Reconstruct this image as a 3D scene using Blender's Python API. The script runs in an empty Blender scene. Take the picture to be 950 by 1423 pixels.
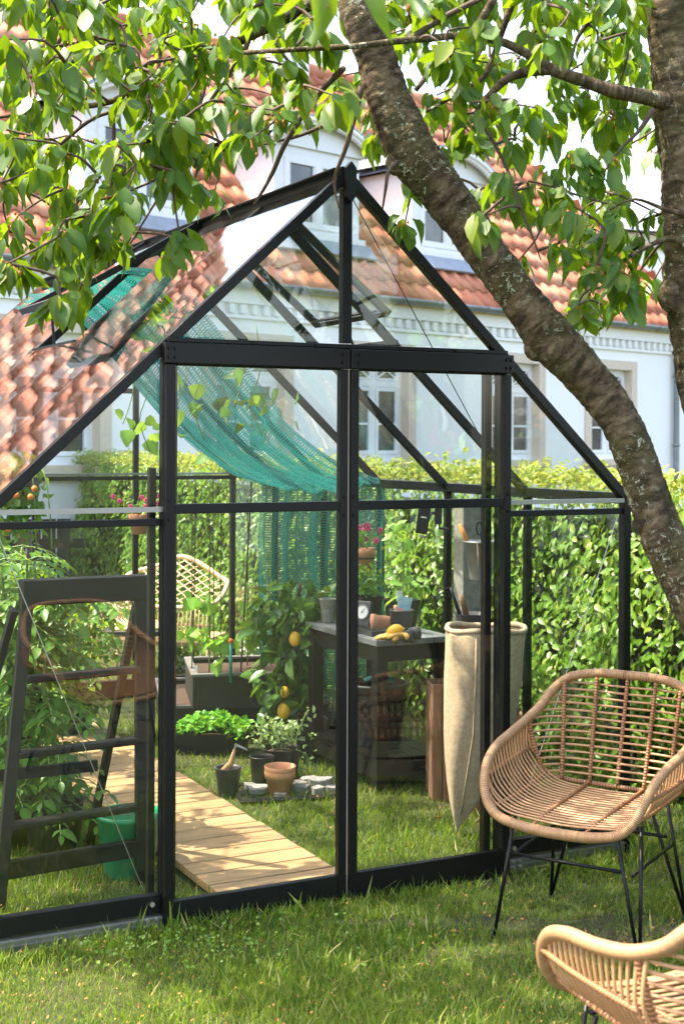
import bpy, math, random
import numpy as np
from mathutils import Vector, Matrix
R = math.radians
random.seed(7); rng = np.random.default_rng(11)
scene = bpy.context.scene
col = scene.collection
# ---------------------------------------------------------------- camera, sky, sun
EYE = 1.55; F = 1930.0
cam_d = bpy.data.cameras.new("camera"); cam = bpy.data.objects.new("camera", cam_d); col.objects.link(cam)
cam.location = (0, 0, EYE); cam.rotation_euler = (R(90), R(-0.25), 0)
cam_d.sensor_width = 36; cam_d.sensor_fit = 'AUTO'; cam_d.lens = F/1423*36; cam_d.shift_y = -0.0699
cam_d.clip_end = 2000; cam_d.clip_start = 0.05
cam_d.dof.use_dof = True; cam_d.dof.focus_distance = 4.9; cam_d.dof.aperture_fstop = 5.6
scene.camera = cam
SUN_EL, SUN_DIR = 60.0, (-0.98, 0.06)
w = bpy.data.worlds.new("World"); scene.world = w; w.use_nodes = True
wn = w.node_tree; bg = wn.nodes['Background']
sky = wn.nodes.new('ShaderNodeTexSky'); sky.sky_type = 'NISHITA'; sky.sun_disc = False
sky.sun_elevation = R(SUN_EL); sky.sun_rotation = math.atan2(SUN_DIR[0], SUN_DIR[1]); sky.air_density = 1.0; sky.dust_density = 3.0
wn.links.new(sky.outputs[0], bg.inputs[0]); bg.inputs[1].default_value = 0.15
sun_d = bpy.data.lights.new("sun", 'SUN'); sun = bpy.data.objects.new("sun", sun_d); col.objects.link(sun)
sun_d.energy = 2.4; sun_d.angle = R(0.5); sun_d.color = (1.0, 0.955, 0.88)
_h = math.hypot(*SUN_DIR)
sv = Vector((SUN_DIR[0]/_h*math.cos(R(SUN_EL)), SUN_DIR[1]/_h*math.cos(R(SUN_EL)), math.sin(R(SUN_EL))))
sun.rotation_euler = sv.to_track_quat('Z', 'Y').to_euler()
vs = scene.view_settings; vs.view_transform = 'Standard'; vs.look = 'None'; vs.gamma = 1; vs.exposure = 2.5
vs.use_white_balance = True; vs.white_balance_temperature = 7300; vs.white_balance_tint = 15
cy = scene.cycles; cy.use_denoising = True; cy.max_bounces = 8; cy.transparent_max_bounces = 40
cy.diffuse_bounces = 4; cy.glossy_bounces = 3; cy.transmission_bounces = 4; cy.caustics_reflective = False; cy.caustics_refractive = False
cy.sample_clamp_indirect = 6
# ---------------------------------------------------------------- helpers
def G(px, py, z=0.0):
    """point at height z seen at photo pixel (px, py)"""
    D = F*(EYE-z)/(py-612.0); return Vector(((px-475)/F*D, D, z))
def P(px, py, D):
    return Vector(((px-475)/F*D, D, EYE-(py-612)/F*D))
def W(u, v, z=0.0):
    """greenhouse local -> world"""
    return Vector((0.008+.8894*u-.4571*v, 4.69+.4571*u+.8894*v, z))
GROT = math.atan2(.4571, .8894)

class MB:
    def __init__(s): s.v=[]; s.f=[]; s.l=[]; s.r=[]; s.rn=0.0
    def _add(s, vs, fs, ls=None):
        n=len(s.v); s.v.extend([tuple(p) for p in vs]); s.f.extend([tuple(i+n for i in f) for f in fs])
        s.l.extend(ls if ls is not None else [0.0]*len(vs)); s.r.extend([s.rn]*len(vs)); return s
    def box(s, c, d, rz=0, m=None):
        x,y,z=(k/2 for k in d); P_=[Vector(p) for p in [(-x,-y,-z),(x,-y,-z),(x,y,-z),(-x,y,-z),(-x,-y,z),(x,-y,z),(x,y,z),(-x,y,z)]]
        M=m if m is not None else Matrix.Rotation(rz,3,'Z')
        return s._add([M@p+Vector(c) for p in P_],[(0,3,2,1),(4,5,6,7),(0,1,5,4),(1,2,6,5),(2,3,7,6),(3,0,4,7)],[p.x for p in P_])
    def bb(s, a, b):
        return s.box([(i+j)/2 for i,j in zip(a,b)],[abs(j-i) for i,j in zip(a,b)])
    def bar(s, p, q, w_, h, up=(0,0,1)):
        p=Vector(p); q=Vector(q); y=(q-p); L=y.length; y.normalize(); x=y.cross(Vector(up))
        if x.length<1e-4: x=y.cross(Vector((1,0,0)))
        x.normalize(); z=x.cross(y); M=Matrix((x,y,z)).transposed()
        return s.box((p+q)/2,(w_,L,h),m=M)
    def tube(s, pts, rad, n=8, closed=False, cap=True, l0=0.0):
        pts=[Vector(p) for p in pts]; k=len(pts)
        if not hasattr(rad,'__len__'): rad=[rad]*k
        vs=[];ls=[];L=l0
        t0=None; x=None
        for i,p in enumerate(pts):
            a=pts[(i-1)%k] if (i>0 or closed) else p; b=pts[(i+1)%k] if (i<k-1 or closed) else p
            t=(b-a).normalized()
            if x is None:
                x=t.cross(Vector((0,0,1)));
                if x.length<.05: x=t.cross(Vector((0,1,0)))
                x.normalize()
            else:
                x=(x-t*x.dot(t)); x.normalize()
            y=t.cross(x)
            if i: L+=(p-pts[i-1]).length
            for j in range(n):
                an=2*math.pi*j/n; vs.append(p+(x*math.cos(an)+y*math.sin(an))*rad[i]); ls.append(L)
        fs=[]
        m=k if closed else k-1
        # closed loops can twist: find the best seam offset
        off=0
        if closed:
            e=vs[(k-1)*n]; 
            # offset minimising distance between last ring start and first ring
            off=min(range(n),key=lambda o:(vs[o]-e).length)
        for i in range(m):
            i2=(i+1)%k; o=off if (closed and i==k-1) else 0
            for j in range(n):
                fs.append((i*n+j,i*n+(j+1)%n,i2*n+(j+1+o)%n,i2*n+(j+o)%n))
        if cap and not closed:
            fs.append(tuple(range(n))[::-1]); fs.append(tuple((k-1)*n+j for j in range(n)))
        return s._add(vs,fs,ls)
    def lathe(s, prof, c=(0,0,0), n=24, m=None, sq=None):
        M=m if m is not None else Matrix.Identity(3); vs=[];c=Vector(c);ls=[]
        for r,z in prof:
            for j in range(n):
                a=2*math.pi*j/n; k=1.0
                if sq: ca,sa=abs(math.cos(a)),abs(math.sin(a)); k=1/((ca**sq+sa**sq)**(1/sq))
                vs.append(M@Vector((r*k*math.cos(a),r*k*math.sin(a),z))+c); ls.append(z)
        fs=[]
        for i in range(len(prof)-1):
            for j in range(n): fs.append((i*n+j,i*n+(j+1)%n,(i+1)*n+(j+1)%n,(i+1)*n+j))
        return s._add(vs,fs,ls)
    def ball(s, c, r, n=12, m=4, sc=(1,1,1), mt=None):
        pr=[(r*math.sin(math.pi*i/m) if 0<i<m else 1e-4, -r*math.cos(math.pi*i/m)) for i in range(m+1)]
        M=Matrix.Diagonal(sc) if mt is None else mt@Matrix.Diagonal(sc)
        return s.lathe(pr,c,n,M)
    def mesh(s, name, mat=None, smooth=False):
        me=bpy.data.meshes.new(name); me.from_pydata(s.v,[],s.f)
        a=me.attributes.new('len','FLOAT','POINT'); a.data.foreach_set('value',s.l)
        a=me.attributes.new('rnd','FLOAT','POINT'); a.data.foreach_set('value',s.r)
        if smooth: me.polygons.foreach_set('use_smooth',[True]*len(me.polygons))
        if mat: me.materials.append(mat)
        return me
    def build(s, name, mat, parent=None, smooth=False, bevel=0, kind=None):
        o=bpy.data.objects.new(name, s.mesh(name,mat,smooth)); col.objects.link(o)
        if parent is not None: o.parent=parent
        if bevel:
            b=o.modifiers.new('b','BEVEL'); b.width=bevel; b.segments=2; b.limit_method='ANGLE'
        if kind: o['kind']=kind
        return o
def spline(pts, n=6, closed=False):
    """Catmull-Rom; points may carry extra components (radius)"""
    pts=[np.array(p,float) for p in pts]; k=len(pts); out=[]
    rg=range(k if closed else k-1)
    for i in rg:
        p0=pts[(i-1)%k] if (i>0 or closed) else pts[0]; p1=pts[i]; p2=pts[(i+1)%k]; p3=pts[(i+2)%k] if (i<k-2 or closed) else pts[-1]
        for j in range(n):
            t=j/n; out.append(.5*((2*p1)+(-p0+p2)*t+(2*p0-5*p1+4*p2-p3)*t*t+(-p0+3*p1-3*p2+p3)*t**3))
    if not closed: out.append(pts[-1])
    return out
def empty(name, loc, rz=0, label=None, cat=None, group=None, kind=None):
    o=bpy.data.objects.new(name,None); col.objects.link(o); o.location=loc; o.rotation_euler=(0,0,rz); o.empty_display_size=.1
    return tag(o,label,cat,group,kind)
def tag(o,label=None,cat=None,group=None,kind=None):
    if label: o['label']=label
    if cat: o['category']=cat
    if group: o['group']=group
    if kind: o['kind']=kind
    return o
def inst(me, name, parent, M=None, loc=None):
    o=bpy.data.objects.new(name,me); col.objects.link(o); o.parent=parent
    if M is not None: o.matrix_basis=M
    if loc is not None: o.location=loc
    return o
def copy_tree(o, parent=None):
    c=o.copy(); col.objects.link(c); c.parent=parent
    for ch in list(o.children): copy_tree(ch,c)
    return c
# ---------------------------------------------------------------- materials
def new_mat(name):
    m=bpy.data.materials.new(name); m.use_nodes=True; nt=m.node_tree
    return m,nt,nt.nodes['Principled BSDF'],nt.nodes['Material Output']
def rndnode(nt):
    a=nt.nodes.new('ShaderNodeAttribute'); a.attribute_name='rnd'; oi=nt.nodes.new('ShaderNodeObjectInfo')
    ad=nt.nodes.new('ShaderNodeMath'); ad.operation='ADD'; fr=nt.nodes.new('ShaderNodeMath'); fr.operation='FRACT'
    nt.links.new(a.outputs['Fac'],ad.inputs[0]); nt.links.new(oi.outputs['Random'],ad.inputs[1]); nt.links.new(ad.outputs[0],fr.inputs[0]); return fr.outputs[0]
def mix(nt,fac,a,b,mode='MIX'):
    n=nt.nodes.new('ShaderNodeMix'); n.data_type='RGBA'; n.blend_type=mode
    for sock,val in ((n.inputs[0],fac),(n.inputs[6],a),(n.inputs[7],b)):
        if hasattr(val,'is_output'): nt.links.new(val,sock)
        elif isinstance(val,(int,float)): sock.default_value=val
        else: sock.default_value=(*val,1)
    return n.outputs[2]
def ramp(nt,fac,stops):
    n=nt.nodes.new('ShaderNodeValToRGB'); nt.links.new(fac,n.inputs[0]); e=n.color_ramp.elements
    while len(e)<len(stops): e.new(.5)
    for k,(p,c) in zip(e,stops): k.position=p; k.color=(*c,1)
    return n.outputs[0]
def noise(nt,scale,detail=4,rough=.55,vec=None,dist=0):
    n=nt.nodes.new('ShaderNodeTexNoise'); n.inputs['Scale'].default_value=scale; n.inputs['Detail'].default_value=detail; n.inputs['Roughness'].default_value=rough; n.inputs['Distortion'].default_value=dist
    if vec is None:
        t=nt.nodes.new('ShaderNodeTexCoord'); vec=t.outputs['Object']
    nt.links.new(vec,n.inputs['Vector']); return n.outputs['Fac']
def mapped(nt,scale,out='Object'):
    t=nt.nodes.new('ShaderNodeTexCoord'); m=nt.nodes.new('ShaderNodeMapping'); m.inputs['Scale'].default_value=scale; nt.links.new(t.outputs[out],m.inputs[0]); return m.outputs[0]
def bump(nt,bsdf,h,strength=.3,dist=.01):
    b=nt.nodes.new('ShaderNodeBump'); b.inputs['Strength'].default_value=strength; b.inputs['Distance'].default_value=dist
    nt.links.new(h,b.inputs['Height']); nt.links.new(b.outputs[0],bsdf.inputs['Normal']); return b
def simple(name,c1,c2,rough=.6,ns=30,bs=.2,bd=.003,metal=0,spec=.5,scale=None,rvar=.15):
    m,nt,b,o=new_mat(name); v=mapped(nt,scale) if scale else None
    f=noise(nt,ns,6,.6,v); c=mix(nt,ramp(nt,f,[(.3,(0,0,0)),(.7,(1,1,1))]),c1,c2)
    r=rndnode(nt)
    if rvar:
        hv=nt.nodes.new('ShaderNodeHueSaturation'); mr=nt.nodes.new('ShaderNodeMapRange'); mr.inputs[3].default_value=1-rvar; mr.inputs[4].default_value=1+rvar
        nt.links.new(r,mr.inputs[0]); nt.links.new(mr.outputs[0],hv.inputs['Value']); nt.links.new(c,hv.inputs['Color']); c=hv.outputs[0]
    nt.links.new(c,b.inputs['Base Color']); b.inputs['Metallic'].default_value=metal; b.inputs['Specular IOR Level'].default_value=spec
    rr=nt.nodes.new('ShaderNodeMapRange'); rr.inputs[3].default_value=max(.05,rough-.12); rr.inputs[4].default_value=min(1,rough+.12); nt.links.new(f,rr.inputs[0]); nt.links.new(rr.outputs[0],b.inputs['Roughness'])
    if bs: bump(nt,b,f,bs,bd)
    return m
def leafmat(name,dark,light,trans,tf=.42,rough=.42,yellow=None,ns=25):
    m,nt,b,o=new_mat(name); r=rndnode(nt); 
    st=[(0,dark),(.8,light)]+([(.97,yellow)] if yellow else [])
    c=ramp(nt,r,st); c=mix(nt,.25,c,mix(nt,noise(nt,ns,3),dark,light))
    c=mix(nt,ramp(nt,noise(nt,55,2,.5),[(.70,(0,0,0)),(.76,(.75,.75,.75))]),c,(.16,.11,.03))
    ln=nt.nodes.new('ShaderNodeAttribute'); ln.attribute_name='len'
    c=mix(nt,ln.outputs['Fac'],c,tuple(min(1,k*1.7+.01) for k in light))  # pale midrib
    nt.links.new(c,b.inputs['Base Color']); b.inputs['Roughness'].default_value=rough; b.inputs['Specular IOR Level'].default_value=.45
    t=nt.nodes.new('ShaderNodeBsdfTranslucent'); tc=mix(nt,r,trans,tuple(k*.6 for k in trans)); nt.links.new(tc,t.inputs[0])
    mx=nt.nodes.new('ShaderNodeMixShader'); mx.inputs[0].default_value=tf; nt.links.new(b.outputs[0],mx.inputs[1]); nt.links.new(t.outputs[0],mx.inputs[2]); nt.links.new(mx.outputs[0],o.inputs[0])
    return m
def glassmat(name,tint=(.97,.985,.975),wob=.0,f0=.028,dirt=.008,boost=1.0):
    m,nt,b,o=new_mat(name); nt.nodes.remove(b)
    tr=nt.nodes.new('ShaderNodeBsdfTransparent'); tr.inputs[0].default_value=(*tint,1)
    gl=nt.nodes.new('ShaderNodeBsdfGlossy'); gl.inputs['Roughness'].default_value=.0; gl.inputs[0].default_value=(1,1,1,1)
    lw=nt.nodes.new('ShaderNodeLayerWeight'); lw.inputs[0].default_value=.5
    pw=nt.nodes.new('ShaderNodeMath'); pw.operation='POWER'; pw.inputs[1].default_value=5; nt.links.new(lw.outputs['Facing'],pw.inputs[0])
    mr=nt.nodes.new('ShaderNodeMapRange'); mr.inputs[3].default_value=f0; mr.inputs[4].default_value=1; nt.links.new(pw.outputs[0],mr.inputs[0])
    mx=nt.nodes.new('ShaderNodeMixShader'); nt.links.new(mr.outputs[0],mx.inputs[0]); nt.links.new(tr.outputs[0],mx.inputs[1]); nt.links.new(gl.outputs[0],mx.inputs[2])
    if wob:
        bp=nt.nodes.new('ShaderNodeBump'); bp.inputs['Strength'].default_value=1; bp.inputs['Distance'].default_value=wob; nt.links.new(noise(nt,2.2,2,.5),bp.inputs['Height']); nt.links.new(bp.outputs[0],gl.inputs['Normal'])
    df=nt.nodes.new('ShaderNodeBsdfDiffuse'); df.inputs[0].default_value=(.75,.78,.74,1)
    m2=nt.nodes.new('ShaderNodeMixShader'); n=noise(nt,7,6,.7); d=ramp(nt,n,[(.45,(0,0,0)),(.8,(dirt,)*3)]); nt.links.new(d,m2.inputs[0]); nt.links.new(mx.outputs[0],m2.inputs[1]); nt.links.new(df.outputs[0],m2.inputs[2])
    nt.links.new(m2.outputs[0],o.inputs[0]); return m
M={}
M['frame']=simple('black_powder_coat',(.0025,.003,.003),(.005,.0055,.005),.42,60,.05,.001,spec=.3)
M['alu']=simple('bare_aluminium',(.26,.26,.25),(.36,.36,.35),.38,25,.1,.001,metal=.85,scale=(2,2,30))
M['bolt']=simple('zinc_bolt',(.5,.5,.5),(.6,.6,.6),.35,40,0,metal=.9)
M['glass']=glassmat('greenhouse_glass')
M['roofglass']=glassmat('roof_glass',wob=.0018,dirt=.02)
M['blackwood']=simple('black_stained_wood',(.0025,.0025,.002),(.008,.007,.006),.5,18,.35,.002,scale=(1,1,6),spec=.3)
M['plastic']=simple('black_plastic',(.006,.0065,.006),(.014,.014,.013),.45,30,.1,.001)
M['greybucket']=simple('grey_plastic',(.03,.032,.036),(.05,.052,.056),.45,30,.1,.001)
M['zinc']=simple('zinc_bucket',(.17,.19,.2),(.3,.32,.33),.45,22,.15,.001,metal=.5)
M['green']=simple('green_plastic',(.0,.18,.07),(.0,.22,.09),.35,20,.05,.001)
M['teal']=simple('teal_plastic',(.0,.2,.16),(.0,.24,.2),.4,20,0)
M['orange']=simple('orange_plastic',(.7,.12,.02),(.8,.16,.03),.4,20,0)
M['terra']=simple('terracotta',(.45,.19,.09),(.58,.30,.17),.8,24,.25,.002)
M['soil']=simple('potting_soil',(.035,.018,.010),(.09,.05,.03),.95,60,.9,.01)
M['concrete']=simple('concrete_post',(.16,.17,.13),(.3,.3,.25),.85,35,.5,.004)
M['lemon']=simple('lemon_skin',(.8,.42,.02),(.85,.52,.04),.4,90,.3,.001,rvar=.08)
M['glove']=simple('garden_glove',(.42,.25,.05),(.55,.34,.09),.85,40,.5,.003)
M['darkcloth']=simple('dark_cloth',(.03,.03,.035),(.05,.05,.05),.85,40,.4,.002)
M['crate']=simple('crate_wood',(.13,.065,.032),(.26,.14,.075),.75,8,.4,.003,scale=(7,7,.8))
M['handle']=simple('tool_handle_wood',(.4,.22,.09),(.55,.33,.15),.55,12,.2,.001,scale=(4,4,1))
M['steel']=simple('tool_steel',(.4,.4,.4),(.5,.5,.5),.35,20,.1,.001,metal=.9)
M['white']=simple('white_paint',(.72,.73,.74),(.8,.8,.8),.5,15,.05,.001,rvar=.03)
M['dial']=simple('dial_face',(.75,.75,.72),(.8,.8,.78),.5,15,0,rvar=0)
M['lead']=simple('lead_flashing',(.2,.24,.29),(.3,.34,.38),.5,8,.1,.002)
M['zincgutter']=simple('zinc_gutter',(.16,.19,.2),(.26,.29,.3),.4,6,.1,.002,metal=.4)
M['tan']=simple('sandstone_paint',(.58,.48,.37),(.66,.56,.44),.8,18,.2,.003,rvar=.03)
M['cane_bind']=None
# wooden boards
def plankmat(name,c1,c2,c3):
    m,nt,b,o=new_mat(name); r=rndnode(nt)
    tc=nt.nodes.new('ShaderNodeTexCoord'); cmb=nt.nodes.new('ShaderNodeVectorMath'); cmb.operation='MULTIPLY_ADD'
    cmb.inputs[1].default_value=(2.5,40,40); 
    sc=nt.nodes.new('ShaderNodeMath'); sc.operation='MULTIPLY'; sc.inputs[1].default_value=50; nt.links.new(r,sc.inputs[0])
    cx=nt.nodes.new('ShaderNodeCombineXYZ'); nt.links.new(sc.outputs[0],cx.inputs[0]); nt.links.new(sc.outputs[0],cx.inputs[1]); nt.links.new(tc.outputs['Object'],cmb.inputs[0]); nt.links.new(cx.outputs[0],cmb.inputs[2])
    g=noise(nt,1.0,6,.6,cmb.outputs[0],.6)
    c=mix(nt,ramp(nt,g,[(.35,(0,0,0)),(.65,(1,1,1))]),c1,c2); c=mix(nt,r,c,mix(nt,.5,c,c3))
    nt.links.new(c,b.inputs['Base Color']); b.inputs['Roughness'].default_value=.65; c=mix(nt,ramp(nt,noise(nt,6,6,.7),[(.5,(0,0,0)),(.78,(.6,.6,.6))]),c,(.13,.09,.055)); nt.links.new(c,b.inputs['Base Color']); bump(nt,b,g,.6,.003); return m
M['deck']=plankmat('larch_decking',(.25,.15,.062),(.42,.275,.135),(.34,.20,.09))
# wicker
def wickermat(name,c1,c2,freq,bs,wr=True):
    m,nt,b,o=new_mat(name); ln=nt.nodes.new('ShaderNodeAttribute'); ln.attribute_name='len'
    mu=nt.nodes.new('ShaderNodeMath'); mu.operation='MULTIPLY'; mu.inputs[1].default_value=freq; nt.links.new(ln.outputs['Fac'],mu.inputs[0])
    sn=nt.nodes.new('ShaderNodeMath'); sn.operation='SINE'; nt.links.new(mu.outputs[0],sn.inputs[0])
    fl=nt.nodes.new('ShaderNodeMath'); fl.operation='MULTIPLY'; fl.inputs[1].default_value=1/(2*math.pi); nt.links.new(mu.outputs[0],fl.inputs[0])
    f2=nt.nodes.new('ShaderNodeMath'); f2.operation='FLOOR'; nt.links.new(fl.outputs[0],f2.inputs[0])
    wn_=nt.nodes.new('ShaderNodeTexWhiteNoise'); wn_.noise_dimensions='1D'; nt.links.new(f2.outputs[0],wn_.inputs['W'])
    c=mix(nt,wn_.outputs['Value'] if wr else noise(nt,20),c1,c2); r=rndnode(nt); c=mix(nt,r,c,mix(nt,.35,c,c2))
    dk=ramp(nt,sn.outputs[0],[(0,(.45,.45,.45)),(.3,(1,1,1))]) if wr else None
    if wr: c=mix(nt,.8,c,dk,'MULTIPLY')
    nt.links.new(c,b.inputs['Base Color']); b.inputs['Roughness'].default_value=.42; b.inputs['Specular IOR Level'].default_value=.4
    h=mix(nt,.3,sn.outputs[0],noise(nt,300)); bump(nt,b,h,bs,.0012); return m
M['wrap']=wickermat('wrapped_cane',(.42,.23,.105),(.52,.31,.155),2*math.pi/.0062,.7)
M['cane']=wickermat('rattan_cane',(.36,.185,.08),(.50,.285,.14),2*math.pi/.06,.1,False)
M['bind']=wickermat('cane_binding',(.31,.14,.06),(.43,.21,.095),2*math.pi/.011,.8)
M['pale_rattan']=wickermat('pale_rattan',(.62,.42,.22),(.70,.50,.28),2*math.pi/.03,.1,False)
# burlap
m,nt,b,o=new_mat('burlap'); M['burlap']=m
wv=[]
for ax in ('X','Z'):
    n=nt.nodes.new('ShaderNodeTexWave'); n.bands_direction=ax; n.inputs['Scale'].default_value=110; n.inputs['Distortion'].default_value=1.5
    t=nt.nodes.new('ShaderNodeTexCoord'); nt.links.new(t.outputs['Object'],n.inputs[0]); wv.append(n.outputs['Fac'])
wsum=mix(nt,.5,wv[0],wv[1]); c=mix(nt,ramp(nt,noise(nt,70,5,.8),[(.35,(0,0,0)),(.65,(1,1,1))]),(.40,.30,.19),(.60,.48,.33)); c=mix(nt,.3,c,wsum,'MULTIPLY')
nt.links.new(c,b.inputs['Base Color']); b.inputs['Roughness'].default_value=.95; b.inputs['Specular IOR Level'].default_value=.1; bump(nt,b,wsum,.5,.002)
# bark
m,nt,b,o=new_mat('cherry_bark'); M['bark']=m
ln=nt.nodes.new('ShaderNodeAttribute'); ln.attribute_name='len'
tc=nt.nodes.new('ShaderNodeTexCoord'); sp=nt.nodes.new('ShaderNodeSeparateXYZ'); nt.links.new(tc.outputs['Object'],sp.inputs[0])
cb=nt.nodes.new('ShaderNodeCombineXYZ'); k=nt.nodes.new('ShaderNodeMath'); k.operation='MULTIPLY'; k.inputs[1].default_value=34; nt.links.new(ln.outputs['Fac'],k.inputs[0])
for i,s_ in enumerate((15,15)):
    q=nt.nodes.new('ShaderNodeMath'); q.operation='MULTIPLY'; q.inputs[1].default_value=s_; nt.links.new(sp.outputs[i],q.inputs[0]); nt.links.new(q.outputs[0],cb.inputs[i])
nt.links.new(k.outputs[0],cb.inputs[2])
g=noise(nt,1.0,6,.65,cb.outputs[0],.4)
c=ramp(nt,g,[(.32,(.018,.012,.007)),(.46,(.07,.05,.03)),(.58,(.16,.12,.075)),(.76,(.30,.24,.16))])
c=mix(nt,.55,c,ramp(nt,noise(nt,75,5,.8),[(.35,(.15,.13,.11)),(.6,(1.1,1.05,1))]),'MULTIPLY')
moss=ramp(nt,noise(nt,7,5,.6),[(.42,(0,0,0)),(.58,(1,1,1))]); c=mix(nt,mix(nt,.55,(0,0,0),moss),c,(.055,.055,.014))
lich=ramp(nt,noise(nt,42,4,.8,dist=.8),[(.585,(0,0,0)),(.61,(1,1,1))]); lich2=ramp(nt,noise(nt,3.5,2),[(.45,(0,0,0)),(.6,(1,1,1))])
c=mix(nt,mix(nt,1.0,lich,lich2,'MULTIPLY'),c,(.42,.44,.33))
nt.links.new(c,b.inputs['Base Color']); b.inputs['Roughness'].default_value=.85; b.inputs['Specular IOR Level'].default_value=.2; bump(nt,b,mix(nt,.4,g,noise(nt,42,4,.8,dist=.8)),1.0,.012)
M['twig']=simple('twig_bark',(.05,.032,.02),(.12,.075,.05),.8,60,.4,.003)
M['cherryleaf']=leafmat('cherry_leaf',(.016,.062,.005),(.048,.13,.010),(.30,.50,.015),.44,.45,(.26,.30,.02))
M['calyx']=simple('dry_blossom_stalk',(.30,.12,.03),(.45,.22,.06),.8,80,0)
M['hedgeleaf']=leafmat('beech_hedge_leaf',(.026,.095,.008),(.11,.225,.024),(.40,.58,.045),.36,.36,(.34,.38,.07))
M['shoot']=leafmat('young_hedge_shoot',(.10,.20,.02),(.25,.32,.05),(.55,.60,.10),.4,.45,(.5,.30,.12))
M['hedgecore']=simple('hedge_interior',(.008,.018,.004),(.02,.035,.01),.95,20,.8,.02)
M['darkleaf']=leafmat('lemon_leaf',(.020,.065,.013),(.07,.16,.03),(.20,.36,.035),.28,.26)
M['midleaf']=leafmat('tomato_leaf',(.025,.10,.010),(.085,.22,.03),(.35,.58,.04),.38,.42)
M['paleleaf']=leafmat('bean_leaf',(.10,.25,.03),(.20,.42,.06),(.45,.70,.08),.4,.4)
M['sageleaf']=leafmat('herb_leaf',(.12,.22,.07),(.26,.38,.15),(.4,.55,.15),.3,.5)
M['stem']=simple('green_stem',(.09,.17,.03),(.14,.24,.05),.6,30,.1,.001)
M['pinkflower']=simple('pink_petal',(.6,.02,.12),(.75,.07,.25),.6,50,0)
M['whiteflower']=simple('white_petal',(.75,.78,.7),(.85,.85,.8),.6,50,0)
M['orangeflower']=simple('orange_fruit',(.75,.16,.02),(.8,.25,.03),.4,50,0)
# grass
m,nt,b,o=new_mat('grass_blade'); M['grass']=m; r=rndnode(nt)
c=ramp(nt,r,[(0,(.026,.085,.006)),(.5,(.075,.16,.014)),(.84,(.16,.24,.034)),(.95,(.26,.28,.07)),(1,(.42,.36,.17))])
t=nt.nodes.new('ShaderNodeTexCoord'); pn=noise(nt,1.3,4,.6,t.outputs['Object']); c=mix(nt,ramp(nt,pn,[(.48,(0,0,0)),(.72,(.6,.6,.6))]),c,(.17,.20,.045))
nt.links.new(c,b.inputs['Base Color']); b.inputs['Roughness'].default_value=.5; b.inputs['Specular IOR Level'].default_value=.3
t=nt.nodes.new('ShaderNodeBsdfTranslucent'); t.inputs[0].default_value=(.34,.50,.05,1); mx=nt.nodes.new('ShaderNodeMixShader'); mx.inputs[0].default_value=.35
nt.links.new(b.outputs[0],mx.inputs[1]); nt.links.new(t.outputs[0],mx.inputs[2]); nt.links.new(mx.outputs[0],o.inputs[0])
# ground
m,nt,b,o=new_mat('lawn_ground'); M['ground']=m
g1=noise(nt,2.0,6,.6); g2=noise(nt,90,5,.7)
c=mix(nt,g2,(.02,.03,.008),(.07,.09,.025)); c=mix(nt,ramp(nt,g1,[(.5,(0,0,0)),(.68,(1,1,1))]),c,mix(nt,g2,(.03,.02,.012),(.12,.085,.05)))
nt.links.new(c,b.inputs['Base Color']); b.inputs['Roughness'].default_value=.95; bump(nt,b,g2,.8,.02)
# render wall
m,nt,b,o=new_mat('white_render'); M['render']=m
c=mix(nt,noise(nt,1.2,5,.6),(.82,.82,.79),(.88,.88,.85)); nt.links.new(c,b.inputs['Base Color']); b.inputs['Roughness'].default_value=.85; bump(nt,b,noise(nt,30,5,.6),.25,.01)
# tiles
m,nt,b,o=new_mat('clay_pantile'); M['tile']=m; r=rndnode(nt)
c=ramp(nt,r,[(0,(.36,.11,.05)),(.4,(.48,.165,.08)),(.8,(.55,.22,.115)),(1,(.60,.31,.19))]); c=mix(nt,ramp(nt,noise(nt,9,5,.7),[(.45,(0,0,0)),(.8,(.45,.45,.45))]),c,(.28,.16,.11))
nt.links.new(c,b.inputs['Base Color']); b.inputs['Roughness'].default_value=.75; bump(nt,b,noise(nt,60,4),.3,.004)
# window pane of the house
m,nt,b,o=new_mat('window_pane'); M['pane']=m
c=mix(nt,ramp(nt,noise(nt,3,3),[(.4,(0,0,0)),(.6,(1,1,1))]),(.012,.016,.016),(.07,.075,.07)); nt.links.new(c,b.inputs['Base Color']); b.inputs['Roughness'].default_value=.03; b.inputs['Specular IOR Level'].default_value=.9
# shade net
m,nt,b,o=new_mat('shade_net'); M['net']=m
ua=nt.nodes.new('ShaderNodeAttribute'); ua.attribute_name='len'; va=nt.nodes.new('ShaderNodeAttribute'); va.attribute_name='rnd'
def wave1(a,fq,th):
    q=nt.nodes.new('ShaderNodeMath'); q.operation='MULTIPLY'; q.inputs[1].default_value=fq; nt.links.new(a,q.inputs[0])
    q2=nt.nodes.new('ShaderNodeMath'); q2.operation='SINE'; nt.links.new(q.outputs[0],q2.inputs[0])
    q3=nt.nodes.new('ShaderNodeMath'); q3.operation='GREATER_THAN'; q3.inputs[1].default_value=th; nt.links.new(q2.outputs[0],q3.inputs[0]); return q3.outputs[0]
a1=wave1(ua.outputs['Fac'],2*math.pi/.014,.1); a2=wave1(va.outputs['Fac'],2*math.pi/.03,.55)
mxm=nt.nodes.new('ShaderNodeMath'); mxm.operation='MAXIMUM'; nt.links.new(a1,mxm.inputs[0]); nt.links.new(a2,mxm.inputs[1])
sl=nt.nodes.new('ShaderNodeMapRange'); sl.inputs[3].default_value=.22; sl.inputs[4].default_value=.88; nt.links.new(mxm.outputs[0],sl.inputs[0])
b.inputs['Base Color'].default_value=(.006,.13,.11,1); b.inputs['Roughness'].default_value=.4
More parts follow.
